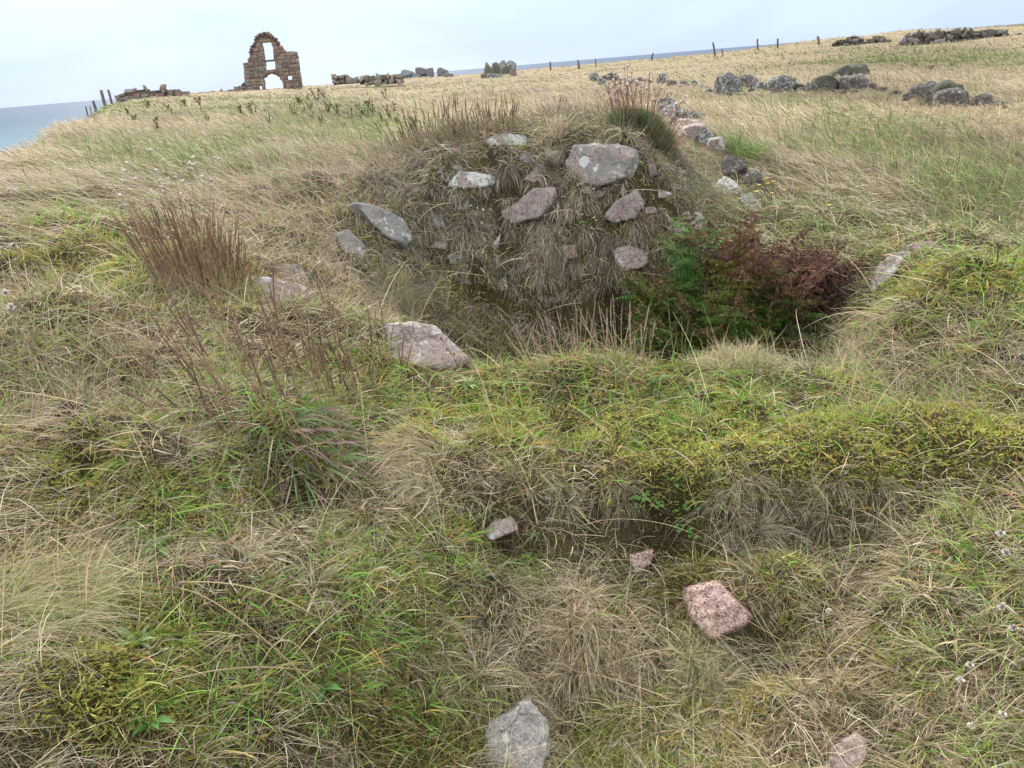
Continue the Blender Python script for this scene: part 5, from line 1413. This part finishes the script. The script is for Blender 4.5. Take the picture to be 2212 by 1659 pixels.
def head_plant(name, label, cat, base, spread, n, hr, lean, head, seed, cushion=None, stem_c=(.26, .13, .09), head_c=(.60, .50, .45), stem_r=.0016, pos=None, cl_pal=None, cl_L=(.05, .1), cl_n=1500):
    """many thin stems with small heads, over a leaf cushion"""
    g = np.random.default_rng(seed); P = at(*base); root = empty(name, P, label, cat)
    if cushion:
        m = cl_n; a = g.uniform(0, 2 * np.pi, m); q = cushion * np.sqrt(g.uniform(0, 1, m))
        x, y = P[0] + np.cos(a) * q, P[1] + np.sin(a) * q
        hgt_ = np.sqrt(np.maximum(0, 1 - (q / cushion) ** 2)) * cushion * .55
        R = np.stack([x, y, hgt(x, y) + hgt_], -1); out = np.stack([np.cos(a) * q / cushion, np.sin(a) * q / cushion, np.full(m, .7)], -1)
        cb = pick(cl_pal or [(4, .055, .095, .035), (3, .08, .13, .045), (1, .14, .16, .06), (1, .16, .12, .08)], m, g)
        V, F, C = strands(R, out + g.normal(0, .25, (m, 3)), g.uniform(*cl_L, m), .004, cb, cb * 1.2, 3, .4, 0, g, None)
        mesh_np('leaf_cushion', V - P, F, None, M_PLANT, C, parent=root)
    for i in range(n):
        a = g.uniform(0, 2 * np.pi); q = spread * math.sqrt(g.uniform(0, 1)); L = g.uniform(*hr)
        z0 = float(hgt(P[0] + q * math.cos(a), P[1] + q * math.sin(a))) - P[2]
        if cushion: z0 += math.sqrt(max(0, 1 - (q / cushion) ** 2)) * cushion * .5
        d0 = np.array([0, 0, 1.]) + np.asarray(lean) + np.array([math.cos(a), math.sin(a), 0]) * .45 * q / spread + g.normal(0, .1, 3)
        pts = arc((0, 0, 0), d0, L, 6, (g.normal(0, .2), g.normal(0, .2), 0), g, .1)
        s = PM(); s.tube(pts, stem_r, np.asarray(stem_c) * g.uniform(.7, 1.5), 3)
        st = s.build('stem', M_DRY, root, (q * math.cos(a), q * math.sin(a), z0))
        h = PM(); h.blob(pts[-1], head * g.uniform(.7, 1.2), np.asarray(head_c) * g.uniform(.7, 1.2), g, 5, .8, 2)
        for k in range(5):
            v = g.normal(0, 1, 3); v[2] = abs(v[2]); v /= np.linalg.norm(v)
            h.leaf([pts[-1], pts[-1] + v * head * 1.7], [head * .5, head * .15], np.asarray(head_c) * g.uniform(.7, 1.3), up=(.2, .9, .3))
        h.build('flower_head', M_DRY, st)
    return root


head_plant('thrift_cushion', 'dark green cushion with reddish stems and pale heads, right of the mound top', 'cushion plant', (1385, 292), .20, 100, (.16, .33), (.16, 0, 0), .0115, 700, cushion=.21, cl_n=2600, stem_c=(.33, .17, .13), stem_r=.0021)
head_plant('thrift_cushion', 'loose plant with pale starry heads behind the brown seed spikes of the left rim', 'dried plant', (390, 505), .18, 34, (.24, .46), (-.22, .1, 0), .0105, 701, stem_c=(.33, .25, .16), head_c=(.62, .55, .48))
head_plant('thrift_cushion', 'small plant with whitish heads between the pink stones of the mound face', 'dried plant', (1030, 430), .12, 16, (.04, .09), (0, -.3, 0), .006, 702, stem_c=(.30, .2, .12), head_c=(.66, .6, .54))
head_plant('thrift_cushion', 'sprinkle of whitish heads left of the tilted pink grey stone', 'dried plant', (1290, 500), .10, 9, (.04, .08), (0, -.3, 0), .006, 703, stem_c=(.30, .2, .12), head_c=(.66, .6, .54))


# ------------------------------------------------------------------ grass tussocks
def tussock(label, base, rad, n, Lr, pal, tip, lean, seed, w_=.0013, up=1.0, out_k=.8, droop=(.3, 1.2)):
    g = np.random.default_rng(seed); P = at(*base); n = int(n * .6); rad = rad * .8; Lr = (Lr[0] * .6, Lr[1] * .85)
    a = g.uniform(0, 2 * np.pi, n); q = rad * np.sqrt(g.uniform(0, 1, n)) * (1 + .35 * np.sin(3 * a + seed) + .2 * np.sin(5 * a))
    x, y = P[0] + np.cos(a) * q, P[1] + np.sin(a) * q
    R = np.stack([x, y, hgt(x, y) - .005], -1)
    R, _o, _b = tufts(R, None, g, .045, .6)
    d0 = np.stack([np.cos(a), np.sin(a), np.zeros(n)], -1) * (q / rad * out_k * .6)[:, None] + _o * .35 + np.array([0, 0, up]) + np.asarray(lean) * (.6 + .8 * _b[:, None]) + g.normal(0, .24, (n, 3))
    cb = pick(pal, n, g); ct = pick(tip, n, g)
    V, F, C = strands(R, d0, g.uniform(*Lr, n), np.maximum(w_, .42 * np.hypot(x, y) / 769) * g.uniform(.7, 1.3, n), cb, ct, 5, g.uniform(*droop, n), g.normal(0, .4, n), g, .003, wob=.2)
    o = mesh_np('grass_tussock', V - P, F, None, M_BLADE, C); o.location = P
    return tag(o, label, 'grass tussock', 'pale grass tussocks')


TGR = [(3, .17, .22, .06), (2, .27, .29, .10), (1, .36, .32, .16)]; TTAN = [(4, .47, .385, .24), (2, .56, .47, .31), (1, .36, .29, .18)]
tussock('spiky pale tussock with a green base on the front lip right of the fern', (1850, 790), .11, 2600, (.07, .16), TGR, TTAN, (-.05, 0, 0), 801)
tussock('broad pale tussock on the front lip below the fern', (1590, 790), .15, 2600, (.06, .15), TGR, TTAN, (-.12, 0, 0), 802)
tussock('combed over straw tussock in the middle of the front bank', (915, 1005), .10, 1900, (.14, .22), TTAN, TTAN, (-.75, -.15, 0), 803, up=.6, out_k=.9, droop=(.6, 1.8), w_=.0016)
tussock('small tan tussock standing on the mound top right of the flat white stone', (1195, 300), .09, 900, (.08, .17), TTAN, TTAN, (0, 0, 0), 804)
tussock('greyish tussock hanging over the turf edge above the bright pink block', (1640, 1190), .13, 2200, (.08, .17), [(3, .40, .34, .24), (2, .30, .25, .18), (1, .2, .22, .1)], [(3, .50, .43, .32), (2, .38, .31, .22)], (.1, -.5, 0), 805, up=.6, droop=(1.0, 2.4))
tussock('pale tussock drooping over the face below the bare earth, left of the pink block', (1260, 1370), .15, 2600, (.07, .16), TTAN, TTAN, (-.05, -.4, 0), 806, up=.7, droop=(1.0, 2.6))
tussock('pale green tussock at the foot of the bright pink block', (1530, 1440), .11, 2000, (.07, .15), TGR, TTAN, (0, -.4, 0), 807, up=.7, droop=(.8, 2.2))
tussock('dry grey tussock combed to the left at the left edge of the turf', (60, 1330), .18, 2400, (.14, .27), TGR, TTAN, (.5, -.1, 0), 808, up=.6, droop=(.5, 1.6))
tussock('dry tussock hanging low on the mound face right of the long hanging grass', (1180, 560), .12, 1500, (.08, .17), [(3, .34, .28, .2), (2, .26, .21, .15)], [(3, .42, .35, .26)], (0, -.35, 0), 809, up=.6, droop=(1.6, 3.0))
tussock('dry tussock at the foot of the left grey slabs with a green base', (860, 650), .14, 1700, (.10, .2), TGR, [(3, .34, .27, .18), (2, .44, .36, .24)], (.15, -.1, 0), 810)
for i, (bs, lb) in enumerate([((1345, 1075), 'ragged grey tuft hanging over the turf lip left of the tiny round leaved plants'), ((1560, 1090), 'ragged tuft hanging over the turf lip above the lowest green sprig'), ((1790, 1075), 'ragged tuft hanging over the turf lip above the darkest earth'), ((1900, 1090), 'rightmost ragged tuft hanging over the turf lip'), ((1215, 1060), 'ragged tuft over the turf lip right of the small pale pink stone')]):
    tussock(lb, bs, .06, 480, (.06, .13), [(3, .34, .28, .19), (2, .24, .19, .12), (1.5, .2, .23, .08)], [(3, .50, .42, .29), (2, .36, .29, .2)], (-.05, -.55, 0), 820 + i, up=.5, droop=(1.2, 2.8))
tussock('bright green tussock beside the brown wedge of the tumbled heap', (1608, 332), .22, 700, (.12, .24), [(3, .12, .21, .04), (2, .16, .26, .05)], [(3, .17, .27, .06)], (0, 0, 0), 811, w_=.006)


# ------------------------------------------------------------------ the fern in the hollow
def frond(L, lean, az, seed, green, wither):
    """one frond: midrib with toothed leaflets that shrink to the tip; withered ends curl and brown"""
    g = np.random.default_rng(seed); pm = PM(); pr = PM()
    d0 = np.array([math.cos(az) * lean, math.sin(az) * lean, 1.0])
    n = 22; mid = arc((0, 0, 0), d0, L, n, (math.cos(az) * .4, math.sin(az) * .4, -.25 - .3 * wither), g, .12)
    yel = np.array([.33, .25, .06]); gr_ = np.array([.07, .165, .034]) * g.uniform(.8, 1.5); ylg = np.array([.20, .20, .045]); br = np.array([.098, .043, .036]) * g.uniform(.7, 1.5); rust = np.array([.17, .085, .04])
    pr.tube(mid, np.linspace(.0028, .0008, n + 1), yel * g.uniform(.6, 1.2) * (1 - .5 * wither) + np.array([.08, .04, .03]) * wither * .5, 4)
    dm = np.gradient(mid, axis=0); dm /= np.linalg.norm(dm, axis=1, keepdims=True)
    side = np.cross(dm, [0, 0, 1.0]); side /= np.maximum(np.linalg.norm(side, axis=1, keepdims=True), 1e-6)
    for i in range(4, n + 1):
        t = i / n; ln = L * .30 * math.sin(math.pi * min(1, (t * .95 + .06)) ** .8) * g.uniform(.8, 1.1) + .008
        for sg in (-1, 1):
            wl = np.clip(wither * 1.25 + (t - .45) * 2.1 - .12 + g.normal(0, .18), 0, 1)
            if g.uniform() < .05: continue
            d = side[i] * sg + dm[i] * .55 + np.array([0, 0, .15]) + g.normal(0, .10 + .25 * wl, 3)
            curlb = (g.normal(0, .3 + 1.3 * wl), g.normal(0, .3 + 1.3 * wl), -.5 - 1.3 * wl * g.uniform(0, 1))
            m = 8; pts = arc(mid[i], d, ln * (1 - .45 * wl), m, curlb, g, .15 + .5 * wl)
            base = gr_ * (1 - green) + gr_ * green if False else (gr_ * green + ylg * (1 - green))
            col = base * (1 - wl) + (br if g.uniform() < .8 else rust) * wl
            col = np.clip(col * g.uniform(.7, 1.35), 0, 1)
            pd = np.gradient(pts, axis=0); pd /= np.maximum(np.linalg.norm(pd, axis=1, keepdims=True), 1e-6)
            nn = np.cross(pd, dm[i] + g.normal(0, .2, 3)); nn /= np.maximum(np.linalg.norm(nn, axis=1, keepdims=True), 1e-6)
            lat = np.cross(pd, nn)
            for j in range(1, m + 1):
                w_ = ln * .105 * (1.05 - j / (m + 1)) * (1 - .40 * wl) + .0022
                for s2 in (-1, 1):
                    v = lat[j] * s2 + pd[j] * .6 + nn[j] * g.normal(0, .15 + .9 * wl)
                    pm.leaf([pts[j], pts[j] + v * w_ * .55, pts[j] + v * w_ * 1.15], [ln / m * .26, ln / m * .34, ln / m * .06], col * g.uniform(.8, 1.25), up=nn[j], fold=.15 + .5 * wl)
            pr.tube(pts, np.linspace(.0009, .0004, m + 1), yel * .8 * (1 - wl) + br * wl, 3)
    return pr, pm


fb = at(1600, 738); fb[2] = hgt(fb[0], fb[1])
fern = empty('fern', fb, 'large green and yellow fern with withered purple brown tips in the hollow', 'fern')
g = np.random.default_rng(900)
fronds = []
for i in range(112):
    u = g.uniform(-1, 1)
    fronds.append((1600 + u * 150, u, g.uniform(-.16, .22)))
for i, (bx, u, dy) in enumerate(fronds):
    L = g.uniform(.46, .9) * (1 - .12 * abs(u)) * (1.0 if u < .3 else .86)
    az = math.pi / 2 + (-u * 1.1) + g.normal(0, .55) if g.uniform() < .6 else -math.pi / 2 + u * 1.1 + g.normal(0, .5)
    wither = np.clip((u + .45) * .6 + g.uniform(-.15, .35), 0, 1)
    pr, pm = frond(L, g.uniform(.05, .32) + .34 * abs(u), az, 910 + i, 1.0 if g.uniform() < .72 - .3 * max(u, 0) else g.uniform(0, .5), wither)
    x = fb[0] + u * .36 * g.uniform(.6, 1.1); y = fb[1] + dy
    o = pr.build('frond', M_PLANT, fern, (x - fb[0], y - fb[1], float(hgt(x, y)) - fb[2] - .01))
    pm.build('foliage', M_PLANT, o)


# ------------------------------------------------------------------ field weeds
def weed(name, label, base, hpx, seed, group, pal, stems=4, dark=(.13, .105, .07), leafy=1.0, heads=True):
    g = np.random.default_rng(seed); P = at(*base); r = np.linalg.norm(P - CP); Hh = hpx / FD * r
    root = empty(name, P, label, 'weed', group)
    s, lf, hd = PM(), PM(), PM(); px = r / 769
    for k in range(stems):
        a = g.uniform(0, 2 * np.pi)
        pts = arc((g.normal(0, .07 * Hh), g.normal(0, .07 * Hh), 0), (math.cos(a) * .35 - .15, math.sin(a) * .35, 1), Hh * g.uniform(.6, 1.05), 8, (0, 0, .2), g, .3)
        s.tube(pts, np.linspace(max(.004, .4 * px), max(.002, .25 * px), 9), np.asarray(dark) * g.uniform(.7, 1.4), 4)
        for j in range(int(7 * leafy)):
            i = g.uniform(.5, 7); c = np.array([np.interp(i, np.arange(9), pts[:, q]) for q in range(3)])
            b = g.uniform(0, 2 * np.pi); L = Hh * g.uniform(.14, .34)
            cc = pick(pal, 1, g)[0]
            lf.leaf(arc(c, (math.cos(b), math.sin(b), g.uniform(0, .7)), L, 4, (0, 0, -.9), g, .2), L * np.array([.05, .2, .24, .15, .01]), cc)
        if heads and g.uniform() < .75:
            for j in range(8):
                hd.blob(pts[-1] + g.normal(0, .06 * Hh, 3), max(.035 * Hh, .6 * px) * g.uniform(.5, 1), np.asarray(dark) * g.uniform(.7, 1.7), g, 5, 1, 2)
    s.build('stem', M_DRY, root)
    if lf.n: lf.build('leaves', M_PLANT, root)
    if hd.n: hd.build('seed_head', M_DRY, root)
    return root


WG = [(3, .13, .19, .05), (2, .19, .25, .065), (1, .12, .11, .06)]; WD = [(3, .105, .085, .06), (2, .09, .12, .045), (1, .15, .11, .075)]
GW = 'dark weeds standing in the straw field'
for i, (bs, h, pl_, lb) in enumerate([
    ((690, 222), 34, WD, 'tall dark dock with two seed heads on the skyline slope right of the gable'),
    ((702, 214), 22, WD, 'smaller dark dock touching the tall one right of the gable'),
    ((548, 248), 22, WG, 'leafy dark green weed below the left foot of the gable'),
    ((584, 274), 26, WG, 'leafy green weed in the straw two steps below the gable'),
    ((640, 248), 24, WG, 'round leafy weed in the straw below the right foot of the gable'),
    ((520, 246), 16, WD, 'low dark weed left of the leafy one below the gable'),
    ((280, 250), 18, WG, 'leafy weed in the green patch below the low red wall'),
    ((292, 266), 18, WD, 'brownish weed under the leafy one below the low red wall'),
    ((342, 276), 18, WG, 'mixed green weed right of the brownish one in the straw'),
    ((318, 234), 16, WG, 'broad green weed in the grass just below the low red wall'),
    ((432, 228), 14, WG, 'bright green weed between the low red wall and the gable'),
    ((400, 229), 12, WG, 'smaller green weed left of the bright green one'),
    ((546, 292), 18, WD, 'thin brown weed in the straw far below the gable'),
    ((654, 300), 18, WG, 'green weed alone in the straw left of the mound'),
    ((806, 248), 26, WG, 'leafy green weed near the left shoulder of the mound'),
    ((852, 240), 20, WG, 'bushy green weed behind the seed spikes of the mound'),
    ((760, 256), 20, WD, 'brown weed in the dull green patch left of the mound'),
    ((730, 246), 20, WG, 'olive weed in the dull green patch between gable and mound'),
    ((832, 214), 18, WD, 'brown clump of weeds in the straw behind the mound shoulder'),
    ((998, 160), 16, WD, 'small dark weeds against the sea left of the skyline heap'),
    ((1152, 146), 10, WD, 'tiny dark weed on the skyline right of the boulder heap'),
    ((2012, 150), 8, WD, 'small dark weed far off in the straw under the far wall')]):
    weed('dock', lb, bs, h, 1000 + i, GW, pl_, stems=3 + i % 3)
gw = np.random.default_rng(1090)
for i in range(26):
    u = gw.uniform(0, 1); bx = 640 + 240 * u + gw.normal(0, 14); by = 240 + 18 * u + gw.normal(0, 12)
    if i > 19: bx, by = gw.uniform(300, 520), gw.uniform(232, 282)
    weed('dock', 'low leafy green weed among many alike in the straw between gable and mound' if i <= 19 else 'low leafy green weed among several alike in the straw left below the gable', (bx, by), gw.uniform(12, 22), 1100 + i, 'low green weeds between gable and mound' if i <= 19 else 'low green weeds left below the gable', WG, stems=5, leafy=2.2, heads=False, dark=(.11, .12, .05))
# dead bush between the blocks on the skyline
P = at(938, 166); r = np.linalg.norm(P - CP); g = np.random.default_rng(77)
bush = empty('dead_bush', P, 'rust brown dead bush growing between the blocks on the skyline', 'bush')
pm = PM(); pl2 = PM()
for k in range(130):
    a = g.uniform(0, 2 * np.pi); H_ = 30 / FD * r
    pts = arc((g.normal(0, .25 * H_), g.normal(0, .15 * H_), 0), (math.cos(a) * .8, math.sin(a) * .8, 1), H_ * g.uniform(.5, 1.05), 6, (0, 0, -.2), g, .7)
    pm.tube(pts, .012, np.array([.11, .06, .045]) * g.uniform(.6, 1.5), 3)
    for q in range(7):
        c = pts[g.integers(2, 7)] + g.normal(0, .05, 3); v = g.normal(0, 1, 3)
        pl2.leaf([c, c + v * .03, c + v * .07], [.015, .025, .004], np.array([.13, .075, .05]) * g.uniform(.6, 1.6))
pm.build('twigs', M_DRY, bush); pl2.build('foliage', M_DRY, bush)


# yellow flowers by the tumbled heap
def yellow(label, base, heads, seed):
    g = np.random.default_rng(seed); P = at(*base); rb = math.hypot(P[0], P[1]); root = empty('hawkbit', P, label, 'yellow flower', 'yellow flowers by the tumbled heap')
    lf = PM()
    for k in range(26):
        a = g.uniform(0, 2 * np.pi); lf.leaf(arc((g.normal(0, .06), g.normal(0, .06), 0), (math.cos(a), math.sin(a), 1.2), g.uniform(.07, .16), 4, (0, 0, -.9), g, .2), np.array([.004, .008, .008, .006, .001]), np.array([.12, .17, .05]) * g.uniform(.6, 1.4))
    lf.build('leaves', M_PLANT, root)
    for hx, hy in heads:
        H = place_on(hx, hy, rb * .985) - P; H[2] = max(H[2], .06)
        b0 = np.array([H[0] * .3 + g.normal(0, .02), H[1] * .3, 0.0]); s = PM(); s.tube(curve3(b0, np.array([b0[0], b0[1], H[2] * .6]), H, 7), .0022, np.array([.17, .16, .06]), 4)
        st = s.build('stem', M_PLANT, root); h = PM()
        for q in range(12):
            a = q * math.pi / 6 + g.normal(0, .1); v = np.array([math.cos(a), math.sin(a), .35])
            h.leaf([H, H + v * .008, H + v * .0155], [.003, .0045, .003], np.array([.80, .52, .02]) * g.uniform(.85, 1.1))
        h.blob(H, .005, (.62, .36, .02), g, 6, .7, 2); h.build('flower_head', M_PLANT, st)


yellow('group of small yellow flowers right of the long pale slab', (1665, 450), [(1656, 386), (1658, 397), (1671, 393), (1633, 415), (1667, 418), (1694, 411), (1640, 400)], 1101)
yellow('single bright yellow flower alone in the straw right of the yellow group', (1778, 492), [(1791, 444)], 1102)


# ------------------------------------------------------------------ small leafy plants in the turf
def rosette(name, label, base, n, L, W_, col, seed, up=.7, group='broad leaved plants in the turf'):
    g = np.random.default_rng(seed); P = at(*base); N = nrm(P[0], P[1]); lf = PM()
    for k in range(n):
        a = 2 * np.pi * k / n + g.normal(0, .35); l = L * g.uniform(.6, 1.15)
        lf.leaf(arc((0, 0, .002), np.array([math.cos(a), math.sin(a), up * g.uniform(.4, 1.5)]) + N * .2, l, 6, (0, 0, -.8), g, .15), W_ * l / L * np.array([.15, .6, .95, 1, .8, .4, .03]), np.asarray(col) * g.uniform(.75, 1.35))
    o = lf.build(name, M_PLANT); o.location = P + np.array([0, 0, .006])
    return tag(o, label, 'leafy plant', group)


GRN = (.07, .155, .035)
rosette('plantain_rosette', 'three upright broad green leaves above the bare earth of the front bank', (1455, 1052), 5, .06, .009, GRN, 1201, 1.3)
rosette('plantain_rosette', 'rosette of narrow bright green leaves right of the sloping pink stone', (1012, 838), 14, .09, .006, (.13, .25, .05), 1202, .6)
rosette('plantain_rosette', 'tall blue green leaf tuft on the turf before the fern', (1415, 835), 7, .09, .008, (.08, .18, .06), 1203, 1.6)
rosette('plantain_rosette', 'broad glossy green leaves in the grass, lower left of the purple tuft', (345, 1190), 8, .06, .009, GRN, 1204, .6)
rosette('plantain_rosette', 'flat green leaves beside the level lying stem at the bottom', (700, 1490), 9, .055, .010, GRN, 1205, .5)
rosette('plantain_rosette', 'green leaves in the turf right of the bottom left moss', (330, 1565), 9, .06, .009, GRN, 1206, .6)
rosette('plantain_rosette', 'small green leaves right of the pale pink stone in the middle', (1150, 1165), 9, .045, .005, GRN, 1207, .9)
rosette('plantain_rosette', 'pale green leaf tuft left of the crossing brown headed stems', (300, 1400), 7, .07, .008, (.14, .20, .08), 1208, .7)


def clover(label, base, n, seed):
    g = np.random.default_rng(seed); P = at(*base); N = nrm(P[0], P[1]); lf = PM()
    for k in range(n):
        c = g.normal(0, .011, 3) + N * .018; a0 = g.uniform(0, 6.28)
        lf.tube([c - N * .018, c], .0006, (.12, .18, .05), 3)
        for q in range(4):
            a = a0 + q * 1.571; v = np.array([math.cos(a), math.sin(a), .25]); v /= np.linalg.norm(v)
            lf.leaf([c, c + v * .004, c + v * .0075], [.001, .004, .0022], np.array([.12, .25, .06]) * g.uniform(.7, 1.4), up=N)
    o = lf.build('clover', M_PLANT); o.location = P
    return tag(o, label, 'clover', 'tiny clover like plants on the turf edge')


for i, (bs, n, lb) in enumerate([((1372, 1080), 12, 'tiny round leaved plant on the turf edge left of the broad leaves'), ((1395, 1078), 12, 'tiny round leaved plant next to the leftmost one on the turf edge'), ((1428, 1090), 9, 'tiny round leaved plant just below the three broad leaves'),
                              ((1466, 1140), 7, 'small green sprig alone on the bare earth'), ((1492, 1152), 8, 'lowest green sprig on the bare earth'), ((1482, 1095), 10, 'tiny round leaved plant right of the three broad leaves')]):
    clover(lb, bs, n, 1250 + i)

# small dry shrubby plant at the foot of the mound
P = at(1030, 725); g = np.random.default_rng(61)
root = empty('heath_plant', P, 'fine twiggy plant with tiny dry florets at the mound foot behind the sloping pink stone', 'small shrub')
tw, fl = PM(), PM()
for k in range(150):
    a = g.uniform(0, 2 * np.pi); q = .2 * math.sqrt(g.uniform(0, 1)); c0 = np.array([q * math.cos(a) * 1.2, q * math.sin(a) * .7, 0]); c0[2] = float(hgt(P[0] + c0[0], P[1] + c0[1])) - P[2]
    pts = arc(c0, (math.cos(a) * .4, math.sin(a) * .4, 1), g.uniform(.07, .17), 6, (0, 0, -.2), g, .5)
    tw.tube(pts, .0012, np.array([.16, .10, .06]) * g.uniform(.6, 1.4), 3)
    for m in range(14):
        c = pts[g.integers(2, 7)] + g.normal(0, .006, 3); v = g.normal(0, 1, 3); v /= np.linalg.norm(v)
        col = np.array([.36, .28, .19]) if g.uniform() < .6 else np.array([.09, .13, .04])
        fl.leaf([c, c + v * .004, c + v * .007], [.0016, .003, .0008], col * g.uniform(.6, 1.4))
tw.build('twigs', M_DRY, root); fl.build('florets', M_DRY, root)

# snail shell
P = at(1783, 1324); pm = PM(); g = np.random.default_rng(3)
th = np.linspace(0, 5.2 * math.pi, 60); q = .0095 * np.exp(-.16 * th)
pts = np.stack([q * np.cos(th), np.zeros(60), q * np.sin(th)], -1) + np.stack([np.zeros(60), -.010 * (1 - np.exp(-.16 * th)), np.zeros(60)], -1)
pm.tube(pts, np.maximum(.0052 * np.exp(-.15 * th), .0006), np.where((np.arange(60) % 6 < 2)[:, None], (.45, .38, .26), (.66, .62, .52)), 8)
o = pm.build('snail_shell', M_DRY); o.location = P + np.array([0, -.012, .016]); tag(o, 'tiny pale snail shell in the dry grass right of the bright pink block', 'snail shell')
build_grass()
